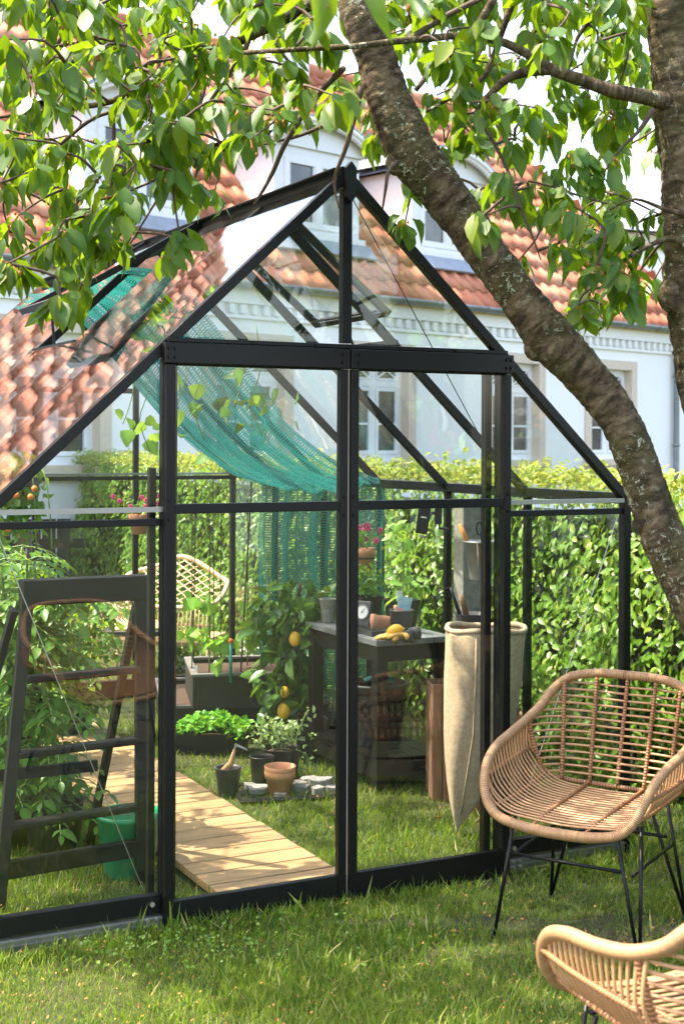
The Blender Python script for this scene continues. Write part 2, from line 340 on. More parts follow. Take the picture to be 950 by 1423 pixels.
t2=nt.nodes.new('ShaderNodeBsdfTranslucent'); t2.inputs[0].default_value=(.01,.25,.21,1); ms=nt.nodes.new('ShaderNodeMixShader'); ms.inputs[0].default_value=.45
nt.links.new(b.outputs[0],ms.inputs[1]); nt.links.new(t2.outputs[0],ms.inputs[2])
tr=nt.nodes.new('ShaderNodeBsdfTransparent'); mf=nt.nodes.new('ShaderNodeMixShader'); nt.links.new(sl.outputs[0],mf.inputs[0]); nt.links.new(tr.outputs[0],mf.inputs[1]); nt.links.new(ms.outputs[0],mf.inputs[2]); nt.links.new(mf.outputs[0],o.inputs[0])
# ---------------------------------------------------------------- leaf templates + scatter
def leaf_tpl(wd=.42, fold=.12, droop=.18, ser=False, rows=(.22,.5,.78), wid=(.75,1,.62)):
    v=[(0,0,0)]; ln=[.6]
    for y,k in zip(rows,wid):
        x=wd/2*k; z=-droop*y*y
        v+= [(-x,y,z+fold*k),(0,y,z),(x,y,z+fold*k)]; ln+=[0,.5,0]
    v.append((0,1,-droop*1.1)); ln.append(0)
    f=[(0,2,1),(0,3,2)]; n=len(rows)
    for i in range(n-1):
        a=1+3*i; b_=a+3
        f+=[(a,a+1,b_+1),(a,b_+1,b_),(a+1,a+2,b_+2),(a+1,b_+2,b_+1)]
    a=1+3*(n-1); t=len(v)-1
    f+=[(a,a+1,t),(a+1,a+2,t)]
    return np.array(v),np.array(f),np.array(ln)
CHERRY=leaf_tpl(.50,.07,.22); CHERRY2=leaf_tpl(.44,.16,.45,rows=(.2,.45,.75),wid=(.8,1,.55)); CHERRY3=leaf_tpl(.56,.02,-.10,rows=(.25,.55,.8),wid=(.8,1,.6)); OVAL=leaf_tpl(.54,.10,.18); SMALL=leaf_tpl(.55,.07,.12,rows=(.35,.7),wid=(1,.8)); HEART=leaf_tpl(.85,.06,.2,rows=(.15,.45,.75),wid=(1,.95,.5))
def tpl_mesh(name,tpl,mat):
    v,f,ln=tpl; me=bpy.data.meshes.new(name); me.from_pydata(v.tolist(),[],f.tolist())
    a=me.attributes.new('len','FLOAT','POINT'); a.data.foreach_set('value',ln.astype(np.float32)); a=me.attributes.new('rnd','FLOAT','POINT')
    me.polygons.foreach_set('use_smooth',[True]*len(f)); me.materials.append(mat); return me
def frames(dirs, nrm):
    y=dirs/np.linalg.norm(dirs,axis=1,keepdims=True); x=np.cross(y,nrm); x/=np.linalg.norm(x,axis=1,keepdims=True)+1e-9; z=np.cross(x,y)
    return np.stack([x,y,z],axis=2)
def scatter(name, tpl, pos, dirs, nrm, size, mat, parent=None, origin=(0,0,0), kind='stuff', rnd=None, wscale=None):
    """one mesh of many leaf-like faces"""
    v,f,ln=tpl; k=len(pos); Mx=frames(dirs,nrm)*np.asarray(size).reshape(-1,1,1)
    V=np.einsum('kij,nj->kni',Mx,v)+(pos-np.array(origin))[:,None,:]; V=V.reshape(-1,3)
    Fc=(f[None]+(np.arange(k)*len(v))[:,None,None]).reshape(-1,3)
    me=bpy.data.meshes.new(name); me.vertices.add(len(V)); me.vertices.foreach_set('co',V.astype(np.float32).ravel())
    nf=len(Fc); me.loops.add(nf*3); me.loops.foreach_set('vertex_index',Fc.astype(np.int32).ravel()); me.polygons.add(nf)
    me.polygons.foreach_set('loop_start',(np.arange(nf)*3).astype(np.int32)); 
    try: me.polygons.foreach_set('loop_total',np.full(nf,3,np.int32))
    except Exception: pass
    me.update(calc_edges=True); me.polygons.foreach_set('use_smooth',[True]*nf)
    a=me.attributes.new('len','FLOAT','POINT'); a.data.foreach_set('value',np.tile(ln,k).astype(np.float32))
    if rnd is None: rnd=rng.random(k)
    a=me.attributes.new('rnd','FLOAT','POINT'); a.data.foreach_set('value',np.repeat(rnd,len(v)).astype(np.float32))
    me.materials.append(mat); o=bpy.data.objects.new(name,me); col.objects.link(o)
    if parent is not None: o.parent=parent
    if kind: o['kind']=kind
    return o
def leaf_objects(name, me, pos, dirs, nrm, size, parent, origin=(0,0,0)):
    Mx=frames(dirs,nrm)
    for i in range(len(pos)):
        A=Matrix(Mx[i].tolist()).to_4x4(); A.translation=Vector(pos[i]-np.array(origin)); A=A@Matrix.Diagonal((size[i],)*3+(1,))
        inst(me,name,parent,A)
def rdir(k, down=.0, spread=1.0):
    d=rng.normal(size=(k,3))*spread; d[:,2]-=down; return d/np.linalg.norm(d,axis=1,keepdims=True)
def pxd(pos):
    """photo pixel and depth of world points"""
    return 475+pos[:,0]/pos[:,1]*F, 612-(pos[:,2]-EYE)/pos[:,1]*F, pos[:,1]
# ================================================================ SETTING
b_=MB(); b_._add([(-300,-300,0),(300,-300,0),(300,300,0),(-300,300,0)],[(0,1,2,3)]); lawn=b_.build('lawn',M['ground']); lawn['kind']='structure'
# ---------------------------------------------------------------- house
WO=Vector((-2.713,13.6,0)); WD=Vector((.712,.703,0)).normalized(); WN=Vector((.703,-.712,0)).normalized()   # along wall, outward normal
T0,T1=-9.0,11.3; ZG=3.2; RIN=3.0; ZR=6.85; THIP=9.6
HR=math.atan2(WD.y,WD.x)
# house local frame: x along wall (t), y inward (-WN), z up
house=empty('town_house',WO,HR,'long white rendered house with red pantile roof and dormers behind the hedge','house')
TW=[-7.2,-4.8,-2.4,-.1,2.38,4.43,7.05,9.27]; WW=.5; Z0,Z1=1.30,2.60
def hb(): return MB()
# wall with real window openings, 0.3 thick
mb=MB(); edges=[T0]
zs=[-.1,Z0,Z1,ZG+.05]
xs=[T0]; 
for t in TW: xs+= [t-WW,t+WW]
xs.append(T1)
for i in range(len(xs)-1):
    if i%2==0: mb.bb((xs[i],0,zs[0]),(xs[i+1],.3,zs[3]))
    else: mb.bb((xs[i],0,zs[0]),(xs[i+1],.3,zs[1])); mb.bb((xs[i],0,zs[2]),(xs[i+1],.3,zs[3]))
mb.bb((T1-.3,.3,-.1),(T1,6.0,ZG+.05)); mb.bb((T0,.3,-.1),(T0+.3,6,ZG+.05)); mb.bb((T0+.3,5.7,-.1),(T1-.3,6,ZG+.05))
mb.build('wall',M['render'],house)
mb=MB(); mb.bb((T0,-.06,ZG-.16),(T1+.06,-.002,ZG+.04)); mb.bb((T0,-.035,ZG-.32),(T1+.035,-.003,ZG-.28)); mb.build('cornice',M['render'],house)
dm=MB().box((0,0,0),(.075,.05,.10)).mesh('dentil',M['render'])
t=-5.5
while t<T1: inst(dm,'dentil',house,loc=(t,-.03,ZG-.22)); t+=.165
mb=MB(); mb.bb((T0,-.05,-.1),(T1+.05,-.002,.45)); mb.build('plinth',M['concrete'],house)
# gutter + downpipe
mb=MB(); n=10; k=0
def half(mb,x0,x1,cy,cz,r):
    vs=[];m_=9
    for x in (x0,x1):
        for rr in (r,r-.008):
            for j in range(m_): a=math.pi+math.pi*j/(m_-1); vs.append((x,cy+rr*math.cos(a),cz+rr*math.sin(a)))
    fs=[]
    for j in range(m_-1): fs+=[(j,j+1,2*m_+j+1,2*m_+j),(m_+j,3*m_+j,3*m_+j+1,m_+j+1),(j,m_+j,m_+j+1,j+1)]
    fs+=[(0,2*m_,3*m_,m_),(m_-1,2*m_-1,4*m_-1,3*m_-1)]; mb._add(vs,fs)
half(mb,T0-.1,T1+.15,-.17,ZG+.07,.07); gut=mb.build('gutter',M['zincgutter'],house,True)
for t in np.arange(-5,T1,.8):
    q=MB(); q.tube([(t,-.245,ZG+.07),(t,-.235,ZG+.03),(t,-.17,ZG-.008),(t,-.1,ZG+.02),(t,-.065,ZG+.02)],.008,5); q.build('bracket',M['zincgutter'],gut)
TP=10.9; mb=MB(); mb.tube([(TP,-.17,ZG+.01),(TP,-.17,ZG-.12),(TP,-.09,ZG-.3),(TP,-.075,ZG-.4),(TP,-.075,1.2),(TP,-.075,.1)],.045,12); 
for z in (2.55,1.5): mb.tube([(TP,-.075,z-.02),(TP,-.075,z+.02)],.055,12)
mb.build('downpipe',M['zincgutter'],house,True)
# windows
def window(t,part='window'):
    f=MB(); y=.10
    f.bb((t-WW,y,Z0),(t-WW+.07,y+.06,Z1)); f.bb((t+WW-.07,y,Z0),(t+WW,y+.06,Z1)); f.bb((t-WW+.07,y,Z1-.07),(t+WW-.07,y+.06,Z1)); f.bb((t-WW+.07,y,Z0),(t+WW-.07,y+.06,Z0+.08))
    zt=2.20; f.bb((t-WW+.07,y-.01,zt),(t+WW-.07,y+.06,zt+.08)); f.bb((t-.04,y-.008,Z0+.08),(t+.04,y+.06,zt)); f.bb((t-.04,y-.008,zt+.08),(t+.04,y+.06,Z1-.07))
    fr=f.build(part,M['white'],house)
    for s in (-1,1):
        x0,x1=(t+.04,t+WW-.07) if s>0 else (t-WW+.07,t-.04)
        # casement frame, glazing bar, pane
        c=MB(); c.bb((x0+.004,y-.015,Z0+.084),(x0+.044,y+.03,zt-.004)); c.bb((x1-.044,y-.015,Z0+.084),(x1-.004,y+.03,zt-.004)); c.bb((x0+.044,y-.015,zt-.05),(x1-.044,y+.03,zt-.004)); c.bb((x0+.044,y-.015,Z0+.084),(x1-.044,y+.03,Z0+.13)); c.bb((x0+.044,y-.005,1.74),(x1-.044,y+.02,1.765)); c.build('casement',M['white'],fr)
        p=MB(); p.bb((x0+.04,y+.012,Z0+.1),(x1-.04,y+.018,zt-.03)); p.build('pane',M['pane'],fr)
        c=MB(); z0,z1=zt+.084,Z1-.074; c.bb((x0+.004,y-.012,z0),(x0+.03,y+.03,z1)); c.bb((x1-.03,y-.012,z0),(x1-.004,y+.03,z1)); c.bb((x0+.03,y-.012,z1-.026),(x1-.03,y+.03,z1)); c.bb((x0+.03,y-.012,z0),(x1-.03,y+.03,z0+.026))
        c.bar((x0+.03,y,z0+.026),(x1-.03,y,z1-.026),.018,.02,(0,1,0)); c.bar((x0+.03,y+.003,z1-.026),(x1-.03,y+.003,z0+.026),.018,.02,(0,1,0)); c.build('lattice_light',M['white'],fr)
        p=MB(); p.bb((x0+.02,y+.018,z0+.02),(x1-.02,y+.024,z1-.02)); p.build('pane',M['pane'],fr)
    s_=MB(); s_.bb((t-WW-.14,-.028,Z0),(t-WW,-.003,Z1+.13)); s_.bb((t+WW,-.028,Z0),(t+WW+.14,-.003,Z1+.13)); s_.bb((t-WW,-.028,Z1),(t+WW,-.003,Z1+.13)); s_.bb((t-WW-.001,-.003,Z0),(t-WW+.004,.1,Z1)); s_.bb((t+WW-.004,-.003,Z0),(t+WW+.001,.1,Z1)); s_.build('surround',M['tan'],fr)
    s_=MB(); s_.bb((t-WW-.18,-.10,Z0-.09),(t+WW+.18,.1,Z0-.002)); s_.bb((t-WW-.13,-.06,Z0-.15),(t+WW+.13,-.002,Z0-.092)); s_.build('sill',M['tan'],fr)
    c=MB(); c.bb((t-WW,.5,Z0-.2),(t+WW,.52,Z1)); 
for t in TW: window(t)
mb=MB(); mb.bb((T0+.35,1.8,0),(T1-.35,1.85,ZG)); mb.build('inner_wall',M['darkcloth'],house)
# roof body
pitch=math.atan2(ZR-ZG-.05,RIN+.15); sl=(RIN+.15)/math.cos(pitch)
yb,zb=-.15,ZG+.05
mb=MB(); ym=3.0; 
V=[(T0-.1,-.15,zb),(T1+.15,-.15,zb),(THIP,ym-.0,ZR),(T0-.1,ym,ZR),(T0-.1,6.15,zb),(T1+.15,6.15,zb)]
mb._add([Vector(v)-Vector((0,0,.04)) for v in V],[(0,1,2,3),(3,2,5,4),(1,5,2),(0,3,4),(0,4,5,1)]); roof=mb.build('roof',M['tile'],house)
# pantile: local x across .21, local y up-slope .33+lap, S profile
def pantile():
    W_,L_=.255,.42; m_=MB(); nx=8; vs=[];top=[]
    for iy,(yy,zl) in enumerate(((0,.030),(L_*.5,.018),(L_,.004))):
        for i in range(nx+1):
            u=i/nx; prof=.034*math.sin(math.pi*min(1,u/.42))**1.0 if u<.42 else -.012*math.sin(math.pi*(u-.42)/.58)
            vs.append((u*W_,yy,prof+zl))
    fs=[(r*(nx+1)+i,r*(nx+1)+i+1,(r+1)*(nx+1)+i+1,(r+1)*(nx+1)+i) for r in range(2) for i in range(nx)]
    b0=len(vs)
    for i in range(nx+1): x,y,z=vs[i]; vs.append((x,y+.002,z-.016))
    fs+=[(i+1,i,b0+i,b0+i+1) for i in range(nx)]
    vs.append((.0,.35,-.0)); vs.pop()
    m_._add(vs,fs); return m_
pt=pantile(); ptm=pt.mesh('tile',M['tile'],True)
ptv=np.array(pt.v); ptf=np.array(pt.f)
ca,sa=math.cos(pitch),math.sin(pitch)
DORM=[(1.2,0),(3.8,0),(6.15,0)]
DW=.70; DY=.42; DZ0=zb+(DY+.15)*math.tan(pitch)
cands=[]
rows=int(sl/.345)
for r in range(rows+1):
    d=r*.345-.03; y=-.15+d*ca; z=zb+d*sa
    if d+.33>sl+.05: break
    tmax=T1+.15-(T1+.15-THIP)*(d+.2)/sl
    n=int((tmax-(T0-.1))/.24)
    for i in range(n):
        t=T0-.1+i*.24
        if any(abs(t+.12-c)<DW+.02 and y>DY-.10 and z<DZ0+1.55 for c,_ in DORM): continue
        Mx=Matrix(((1,0,0),(0,ca,-sa),(0,sa,ca))).to_4x4(); Mx.translation=(t+random.uniform(-.004,.004),y,z+random.uniform(-.003,.004))
        Mx=Mx@Matrix.Rotation(random.uniform(-.012,.012),4,'Z'); wp=house.matrix_basis@Mx.translation
        cands.append((wp.y if -50<475+wp.x/wp.y*F<1000 else 1e3+wp.y,Mx))
# hip end tiles
hrun=T1+.15-THIP; hp=math.atan2(ZR-zb,hrun); hsl=hrun/math.cos(hp)
for r in range(int(hsl/.325)):
    d=r*.325; x=T1+.15-d*math.cos(hp); z=zb+d*math.sin(hp); y0=-.15+3.15*d/hsl; y1=6.15-3.15*d/hsl
    i=0
    while y0+i*.2+.2<y1:
        Mx=(Matrix.Translation((x,y0+i*.2,z))@Matrix.Rotation(R(90),4,'Z')@Matrix.Rotation(hp,4,'X')); i+=1
        cands.append((5e3,Mx))
cands.sort(key=lambda c:c[0])
for _,Mx in cands[:300]: inst(ptm,'tile',roof,Mx)
vs=[];fs=[];rn=[]
for k_,(_,Mx) in enumerate(cands[300:]):
    A=np.array(Mx); vs.append(ptv@A[:3,:3].T+A[:3,3]); fs.append(ptf+k_*len(ptv)); rn+= [random.random()]*len(ptv)
mb=MB(); mb.v=[tuple(x) for x in np.vstack(vs)]; mb.f=[tuple(int(a) for a in x) for x in np.vstack(fs)]; mb.l=[0.0]*len(mb.v); mb.r=rn
mb.build('roof_tiles',M['tile'],roof,True,kind='stuff')
mb=MB()
def ridge(p,q,part):
    p=Vector(p);q=Vector(q);L=(q-p).length;n=int(L/.38)
    for i in range(n):
        mb.rn=random.random(); a=p.lerp(q,i/n);b2=p.lerp(q,(i+1.08)/n); mb.tube([a,b2],[.12,.10],10)
    mb.rn=0
ridge((THIP+.1,3,ZR+.02),(T0,3,ZR+.02),0); ridge((T1+.15,-.15,zb+.02),(THIP,3,ZR+.02),0)
mb.build('ridge_tiles',M['tile'],roof,True,kind='stuff')
# chimney
mb=MB(); mb.bb((5.0,2.6,6.4),(5.7,3.4,7.7)); mb.bb((4.93,2.53,7.7),(5.77,3.47,7.85)); mb.build('chimney',M['render'],roof)
# dormers
def dormer(c):
    H=1.12; y0=DY; zt=DZ0+H
    f=MB()
    yb2=(zt-zb)/math.tan(pitch)-.15+.2
    # cheeks and front panels around the opening
    f.bb((c-DW,y0,DZ0-.05),(c-DW+.16,y0+.09,zt)); f.bb((c+DW-.16,y0,DZ0-.05),(c+DW,y0+.09,zt)); f.bb((c-DW+.16,y0,zt-.16),(c+DW-.16,y0+.09,zt)); f.bb((c-DW+.16,y0,DZ0-.05),(c+DW-.16,y0+.09,DZ0+.16))
    f.bb((c-DW,y0+.09,DZ0-.05),(c-DW+.06,yb2,zt)); f.bb((c+DW-.06,y0+.09,DZ0-.05),(c+DW,yb2,zt))
    d=f.build('dormer',M['white'],house)
    w0,w1=c-DW+.16,c+DW-.16; z0,z1=DZ0+.16,zt-.16
    g=MB(); g.bb((w0,y0-.02,z0),(w0+.06,y0+.05,z1)); g.bb((w1-.06,y0-.02,z0),(w1,y0+.05,z1)); g.bb((w0+.06,y0-.02,z1-.06),(w1-.06,y0+.05,z1)); g.bb((w0+.06,y0-.02,z0),(w1-.06,y0+.05,z0+.07)); g.bb((c-.05,y0-.025,z0+.07),(c+.05,y0+.05,z1-.06))
    for s in (-1,1):
        a,b2=(c+.05,w1-.06) if s>0 else (w0+.06,c-.05)
        g.bb((a,y0-.01,(z0+z1)/2+.05),(b2,y0+.03,(z0+z1)/2+.08)); 
        for e in (a,b2-.03): g.bb((e,y0-.012,z0+.07),(e+.03,y0+.03,z1-.06))
    g.build('dormer_window',M['white'],d)
    for s in (-1,1):
        a,b2=(c+.08,w1-.09) if s>0 else (w0+.09,c-.08)
        p=MB(); p.bb((a,y0+.012,z0+.05),(b2,y0+.02,z1-.05)); p.build('pane',M['pane'],d)
    s_=MB(); s_.bb((c-DW-.04,y0-.08,DZ0+.02),(c+DW+.04,y0-.002,DZ0+.10)); s_.build('sill',M['white'],d)
    # arched cornice and barrel roof
    arc=MB(); n=18; vs=[]; 
    def ap(k,dr,yy,lift=0):
        x=-1+2*k/n; xx=x*(DW+.12+dr); return (c+xx, yy, zt+lift+.30*(max(0,1-(abs(x)**2.2)))**.9+dr)
    for yy in (y0-.16,yb2+.35):
        for dr in (0,.07):
            for k_ in range(n+1): vs.append(ap(k_,dr,yy))
    N=n+1; fs=[]
    for k_ in range(n):
        fs+= [(k_,k_+1,N+k_+1,N+k_),(2*N+k_+1,2*N+k_,3*N+k_,3*N+k_+1),(N+k_,N+k_+1,3*N+k_+1,3*N+k_),(k_+1,k_,2*N+k_,2*N+k_+1)]
    arc._add(vs,fs); arc.build('dormer_roof',M['lead'],d,False)
    tp=MB(); vs=[ap(k_,-.0,y0-.03,-.001) for k_ in range(N)]+[(c-DW-.1+ (2*DW+.2)*k_/n,y0-.03,zt-.02) for k_ in range(N)]
    vs2=[(x,y0+.06,z) for x,_,z in vs]
    fs=[(k_,N+k_,N+k_+1,k_+1) for k_ in range(n)]; tp._add(vs+vs2,fs+[tuple(i+2*N for i in f)[::-1] for f in fs]); tp.build('pediment',M['white'],d)
    cr=MB()
    for rr,yy in ((.0,y0-.13),(.035,y0-.155)): cr.tube([ap(k_,rr+.0,yy,-.03) for k_ in range(N)],.035,6)
    cr.build('cornice',M['white'],d,True)
    ap_=MB(); ap_.bar((c,y0-.08,DZ0+.02),(c,y0-.22,DZ0-.15),2*DW+.2,.03,(0,0,1)); ap_.build('lead_apron',M['lead'],d)
for c,_ in DORM: dormer(c)
# ---------------------------------------------------------------- far white buildings
def far_house(loc,rz,L,Wd,H,rh,label,roofm):
    h=empty('far_house',loc,rz,label,'house')
    m_=MB(); m_.bb((-L/2,-Wd/2,0),(L/2,Wd/2,H)); m_.build('wall',M['render'],h)
    m_=MB(); V=[(-L/2-.2,-Wd/2-.3,H),(L/2+.2,-Wd/2-.3,H),(L/2+.2,Wd/2+.3,H),(-L/2-.2,Wd/2+.3,H),(-L/2-.2,0,H+rh),(L/2+.2,0,H+rh)]
    m_._add(V,[(0,1,5,4),(2,3,4,5),(0,4,3),(1,2,5),(0,3,2,1)]); rf=m_.build('roof',roofm,h)
    m_=MB(); 
    for x in (-L*.3,L*.2): m_=MB(); m_.bb((x-.4,-.5,H+rh*.6),(x+.4,.5,H+rh+1.2)); m_.bb((x-.48,-.58,H+rh+1.198),(x+.48,.58,H+rh+1.35)); m_.build('chimney',M['render'],rf)
    m_=MB(); m_.bb((-L/2-.1,-Wd/2-.12,H-.35),(L/2+.1,-Wd/2-.005,H-.05)); m_.build('cornice',M['tan'],h)
    for x in np.arange(-L/2+1,L/2-.5,1.9):
        for z in (1.2,3.9,6.6):
            if z+1.6>H: continue
            m_=MB(); m_.bb((x,-Wd/2-.03,z),(x+.95,-Wd/2-.004,z+1.5)); wn_=m_.build('window',M['white'],h)
            for k_ in range(2):
                m_=MB(); m_.bb((x+.08+k_*.42,-Wd/2-.04,z+.1),(x+.45+k_*.42,-Wd/2-.031,z+1.4)); m_.build('pane',M['pane'],wn_)
    return h
far_house((6.2,35,0),R(18),9,7,6.3,1.6,'tall white house with grey roof behind the right end of the red roof',M['lead'])
far_house((15.5,40,0),R(-8),9,8,8.2,1.8,'white house with chimneys behind the right hand tree trunk',M['lead'])
far_house((-9.5,36,0),R(40),13,8,7.6,2.6,'pale house with lead grey roof far behind the tiled ridge',M['lead'])
# dark board fence at far left behind the greenhouse
fp=[P(-90,700,11.6),P(118,700,11.9)]; a=Vector((fp[0].x,fp[0].y,0)); b2=Vector((fp[1].x,fp[1].y,0)); fence=empty('board_fence',a,math.atan2((b2-a).y,(b2-a).x),'low dark board fence left of the hedge below the house window','fence')
L=(b2-a).length; pm=MB().box((0,0,.44),(.115,.022,.86)).mesh('board',M['blackwood'])
for i in range(int(L/.125)): inst(pm,'board',fence,loc=(.06+i*.125,0,0))
m_=MB(); m_.bb((0,.014,.25),(L,.05,.33)); m_.bb((0,.014,.62),(L,.05,.70)); m_.build('rail',M['blackwood'],fence)
# ---------------------------------------------------------------- hedge (runs along the greenhouse's right side)
hu=1.78; hv0,hv1=-2.2,9.3; HT=1.34
h0=W(hu,0); hedge=empty('beech_hedge',W(hu,2,0),0,'tall leafy green hedge along the far side of the greenhouse','hedge')
ho=np.array(hedge.location)
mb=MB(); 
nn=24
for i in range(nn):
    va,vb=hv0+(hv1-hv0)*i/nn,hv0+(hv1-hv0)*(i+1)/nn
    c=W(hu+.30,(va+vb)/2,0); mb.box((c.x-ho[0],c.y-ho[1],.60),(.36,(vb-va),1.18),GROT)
mb.build('hedge_core_box',M['hedgecore'],hedge)  # row of dark solid boxes filling the hedge behind its leaves
def hedge_leaves(k,face):
    v=rng.uniform(hv0-.1,hv1+.1,k)
    if face=='front':
        z=rng.uniform(.02,HT,k)**1.0; bulge=.06*np.sin(v*3.1+z*4)+.05*np.sin(v*7.3-z*9)+.03*rng.normal(size=k); u=hu-.02+bulge+.10*(z/HT)**4+rng.uniform(0,.10,k)*rng.random(k)
        n=np.stack([-np.ones(k),rng.normal(size=k)*.35,rng.uniform(.1,.9,k)],1)
        d=np.stack([-rng.uniform(.0,.7,k),rng.normal(size=k)*.75,-rng.uniform(.1,1.1,k)],1)
    elif face=='top':
        u=hu+rng.uniform(-.02,.62,k); z=HT+rng.normal(size=k)*.035+.03*np.sin(v*5)+.02*np.sin(v*11+u*6)
        n=np.stack([rng.normal(size=k)*.5-.2,rng.normal(size=k)*.5,np.ones(k)],1); d=np.stack([rng.normal(size=k),rng.normal(size=k),rng.uniform(-.5,.9,k)],1)
    elif face=='back':
        z=rng.uniform(0,HT,k); u=hu+.58+rng.uniform(0,.08,k); n=np.stack([np.ones(k),rng.normal(size=k)*.3,rng.uniform(.1,.9,k)],1); d=np.stack([rng.uniform(0,.6,k),rng.normal(size=k)*.7,-rng.uniform(.1,1,k)],1)
    else:
        v=np.full(k,hv1 if face=='endf' else hv0)+rng.normal(size=k)*.05; z=rng.uniform(0,HT,k); u=hu+rng.uniform(0,.6,k); s=1 if face=='endf' else -1
        n=np.stack([rng.normal(size=k)*.3,s*np.ones(k),rng.uniform(.1,.9,k)],1); d=np.stack([rng.normal(size=k)*.7,s*rng.uniform(0,.6,k),-rng.uniform(.1,1,k)],1)
    ex=.4571; cx=.8894
    rot=lambda a:np.stack([cx*a[:,0]-ex*a[:,1],ex*a[:,0]+cx*a[:,1],a[:,2]],1)
    pos=np.stack([.008+cx*u-ex*v,4.69+ex*u+cx*v,z],1)
    return pos,rot(d),rot(n)
p,d,n=hedge_leaves(29000,'front'); size=rng.uniform(.034,.066,len(p))
px,py,D=pxd(p); vis=(px>150)&(px<950)&(py<1150)&(py>650)
near=np.argsort(np.where(vis,D-size*8,99))[:300]; lm=tpl_mesh('leaf',OVAL,M['hedgeleaf'])
leaf_objects('leaf',lm,p[near],d[near],n[near],size[near],hedge,ho)
rest=np.setdiff1d(np.arange(len(p)),near); scatter('foliage',OVAL,p[rest],d[rest],n[rest],size[rest],M['hedgeleaf'],hedge,ho)
p,d,n=hedge_leaves(7000,'top'); scatter('young_shoots',OVAL,p,d,n,rng.uniform(.03,.06,len(p)),M['shoot'],hedge,ho)
# upright shoots breaking the top line
k=900; v=rng.uniform(hv0,hv1,k); u=hu+rng.uniform(-.03,.3,k); base=np.stack([.008+.8894*u-.4571*v,4.69+.4571*u+.8894*v,np.full(k,HT)],1)
pp=np.repeat(base,5,0)+np.stack([rng.normal(size=5*k)*.015,rng.normal(size=5*k)*.015,np.tile(np.linspace(.0,.09,5),k)*np.repeat(rng.uniform(.3,1.1,k),5)],1)
dd=rdir(5*k,-.8); scatter('shoot_tips',OVAL,pp,dd,rdir(5*k,-.6),rng.uniform(.025,.045,5*k),M['shoot'],hedge,ho)
for fc,kk in (('back',2500),('endf',700),('endn',700)):
    p,d,n=hedge_leaves(kk,fc); scatter('rear_foliage',OVAL,p,d,n,rng.uniform(.05,.08,len(p)),M['hedgeleaf'],hedge,ho)
# ---------------------------------------------------------------- grass
k=360000
px=rng.uniform(-260,1210,k); py=rng.uniform(792,1530,k); D=F*EYE/(py-612); X=(px-475)/F*D
D+=rng.normal(size=k)*.02; X+=rng.normal(size=k)*.02
uu=(X-.008)*.8894+(D-4.69)*.4571; vv=-(X-.008)*.4571+(D-4.69)*.8894
keep=~((uu>-.41)&(uu<.075)&(vv>.06)&(vv<3.05)) & ~((abs(vv)<.045)&(abs(uu)<1.22)) & (uu<hu+.1) & (D<13)
# worn soil patches
def nz(x,y,s): return np.sin(x*3.1*s+1.3)+np.sin(y*4.3*s+.4)+np.sin((x+y)*2.2*s+2)+np.sin((x-y)*5.1*s)
soil=((X-.98)**2/.16+(D-4.33)**2/.035<1+.25*nz(X,D,3)) | ((X-.35)**2/.10+(D-4.45)**2/.004<1+.3*nz(X,D,4))
keep&=~(soil&(rng.random(k)<.8)); keep&=rng.random(k)<np.clip(.82+.12*nz(X,D,2.3),.3,1)
X=X[keep];D=D[keep];k=len(X); uu=uu[keep]; vv=vv[keep]
hgt=rng.uniform(.018,.043,k)*(1+.22*nz(X,D,1.4)/2); 
edge=(abs(vv)<.13)&(abs(uu)<1.3); hgt=np.where(edge,hgt*1.5,hgt); tall=rng.random(k)<.03; hgt=np.where(tall,hgt*1.7,hgt)
BL=(np.array([(-.045,0,0),(.045,0,0),(-.035,.5,-.03),(.035,.5,-.03),(0,1,-.28)]),np.array([(0,1,3),(0,3,2),(2,3,4)]),np.zeros(5))
d=rng.normal(size=(k,3))*.45; d[:,2]=1; az=rng.uniform(0,2*np.pi,k); n_=np.stack([np.cos(az),np.sin(az),np.full(k,.2)],1)
rn=np.clip(rng.beta(2,2.6,k)*.85+.05*nz(X,D,1.1)*.6+(rng.random(k)<.05)*.5,0,.999)
scatter('grass',BL,np.stack([X,D,np.full(k,-.002)],1),d,n_,hgt,M['grass'],None,rnd=rn)
# tiny clover leaves and fallen blossom husks
k=2600; px=rng.uniform(-50,1000,k); py=rng.uniform(1040,1500,k); D=F*EYE/(py-612); X=(px-475)/F*D
scatter('fallen_petals',SMALL,np.stack([X,D,rng.uniform(.01,.035,k)],1),rdir(k),rdir(k,-1),rng.uniform(.006,.012,k),M['calyx'])
k=800; px=rng.normal(260,130,k); py=rng.normal(1315,22,k); D=F*EYE/(py-612); X=(px-475)/F*D
scatter('clover',HEART,np.stack([X,D,rng.uniform(.02,.045,k)],1),rdir(k),rdir(k,-2),rng.uniform(.008,.015,k),M['hedgeleaf'])
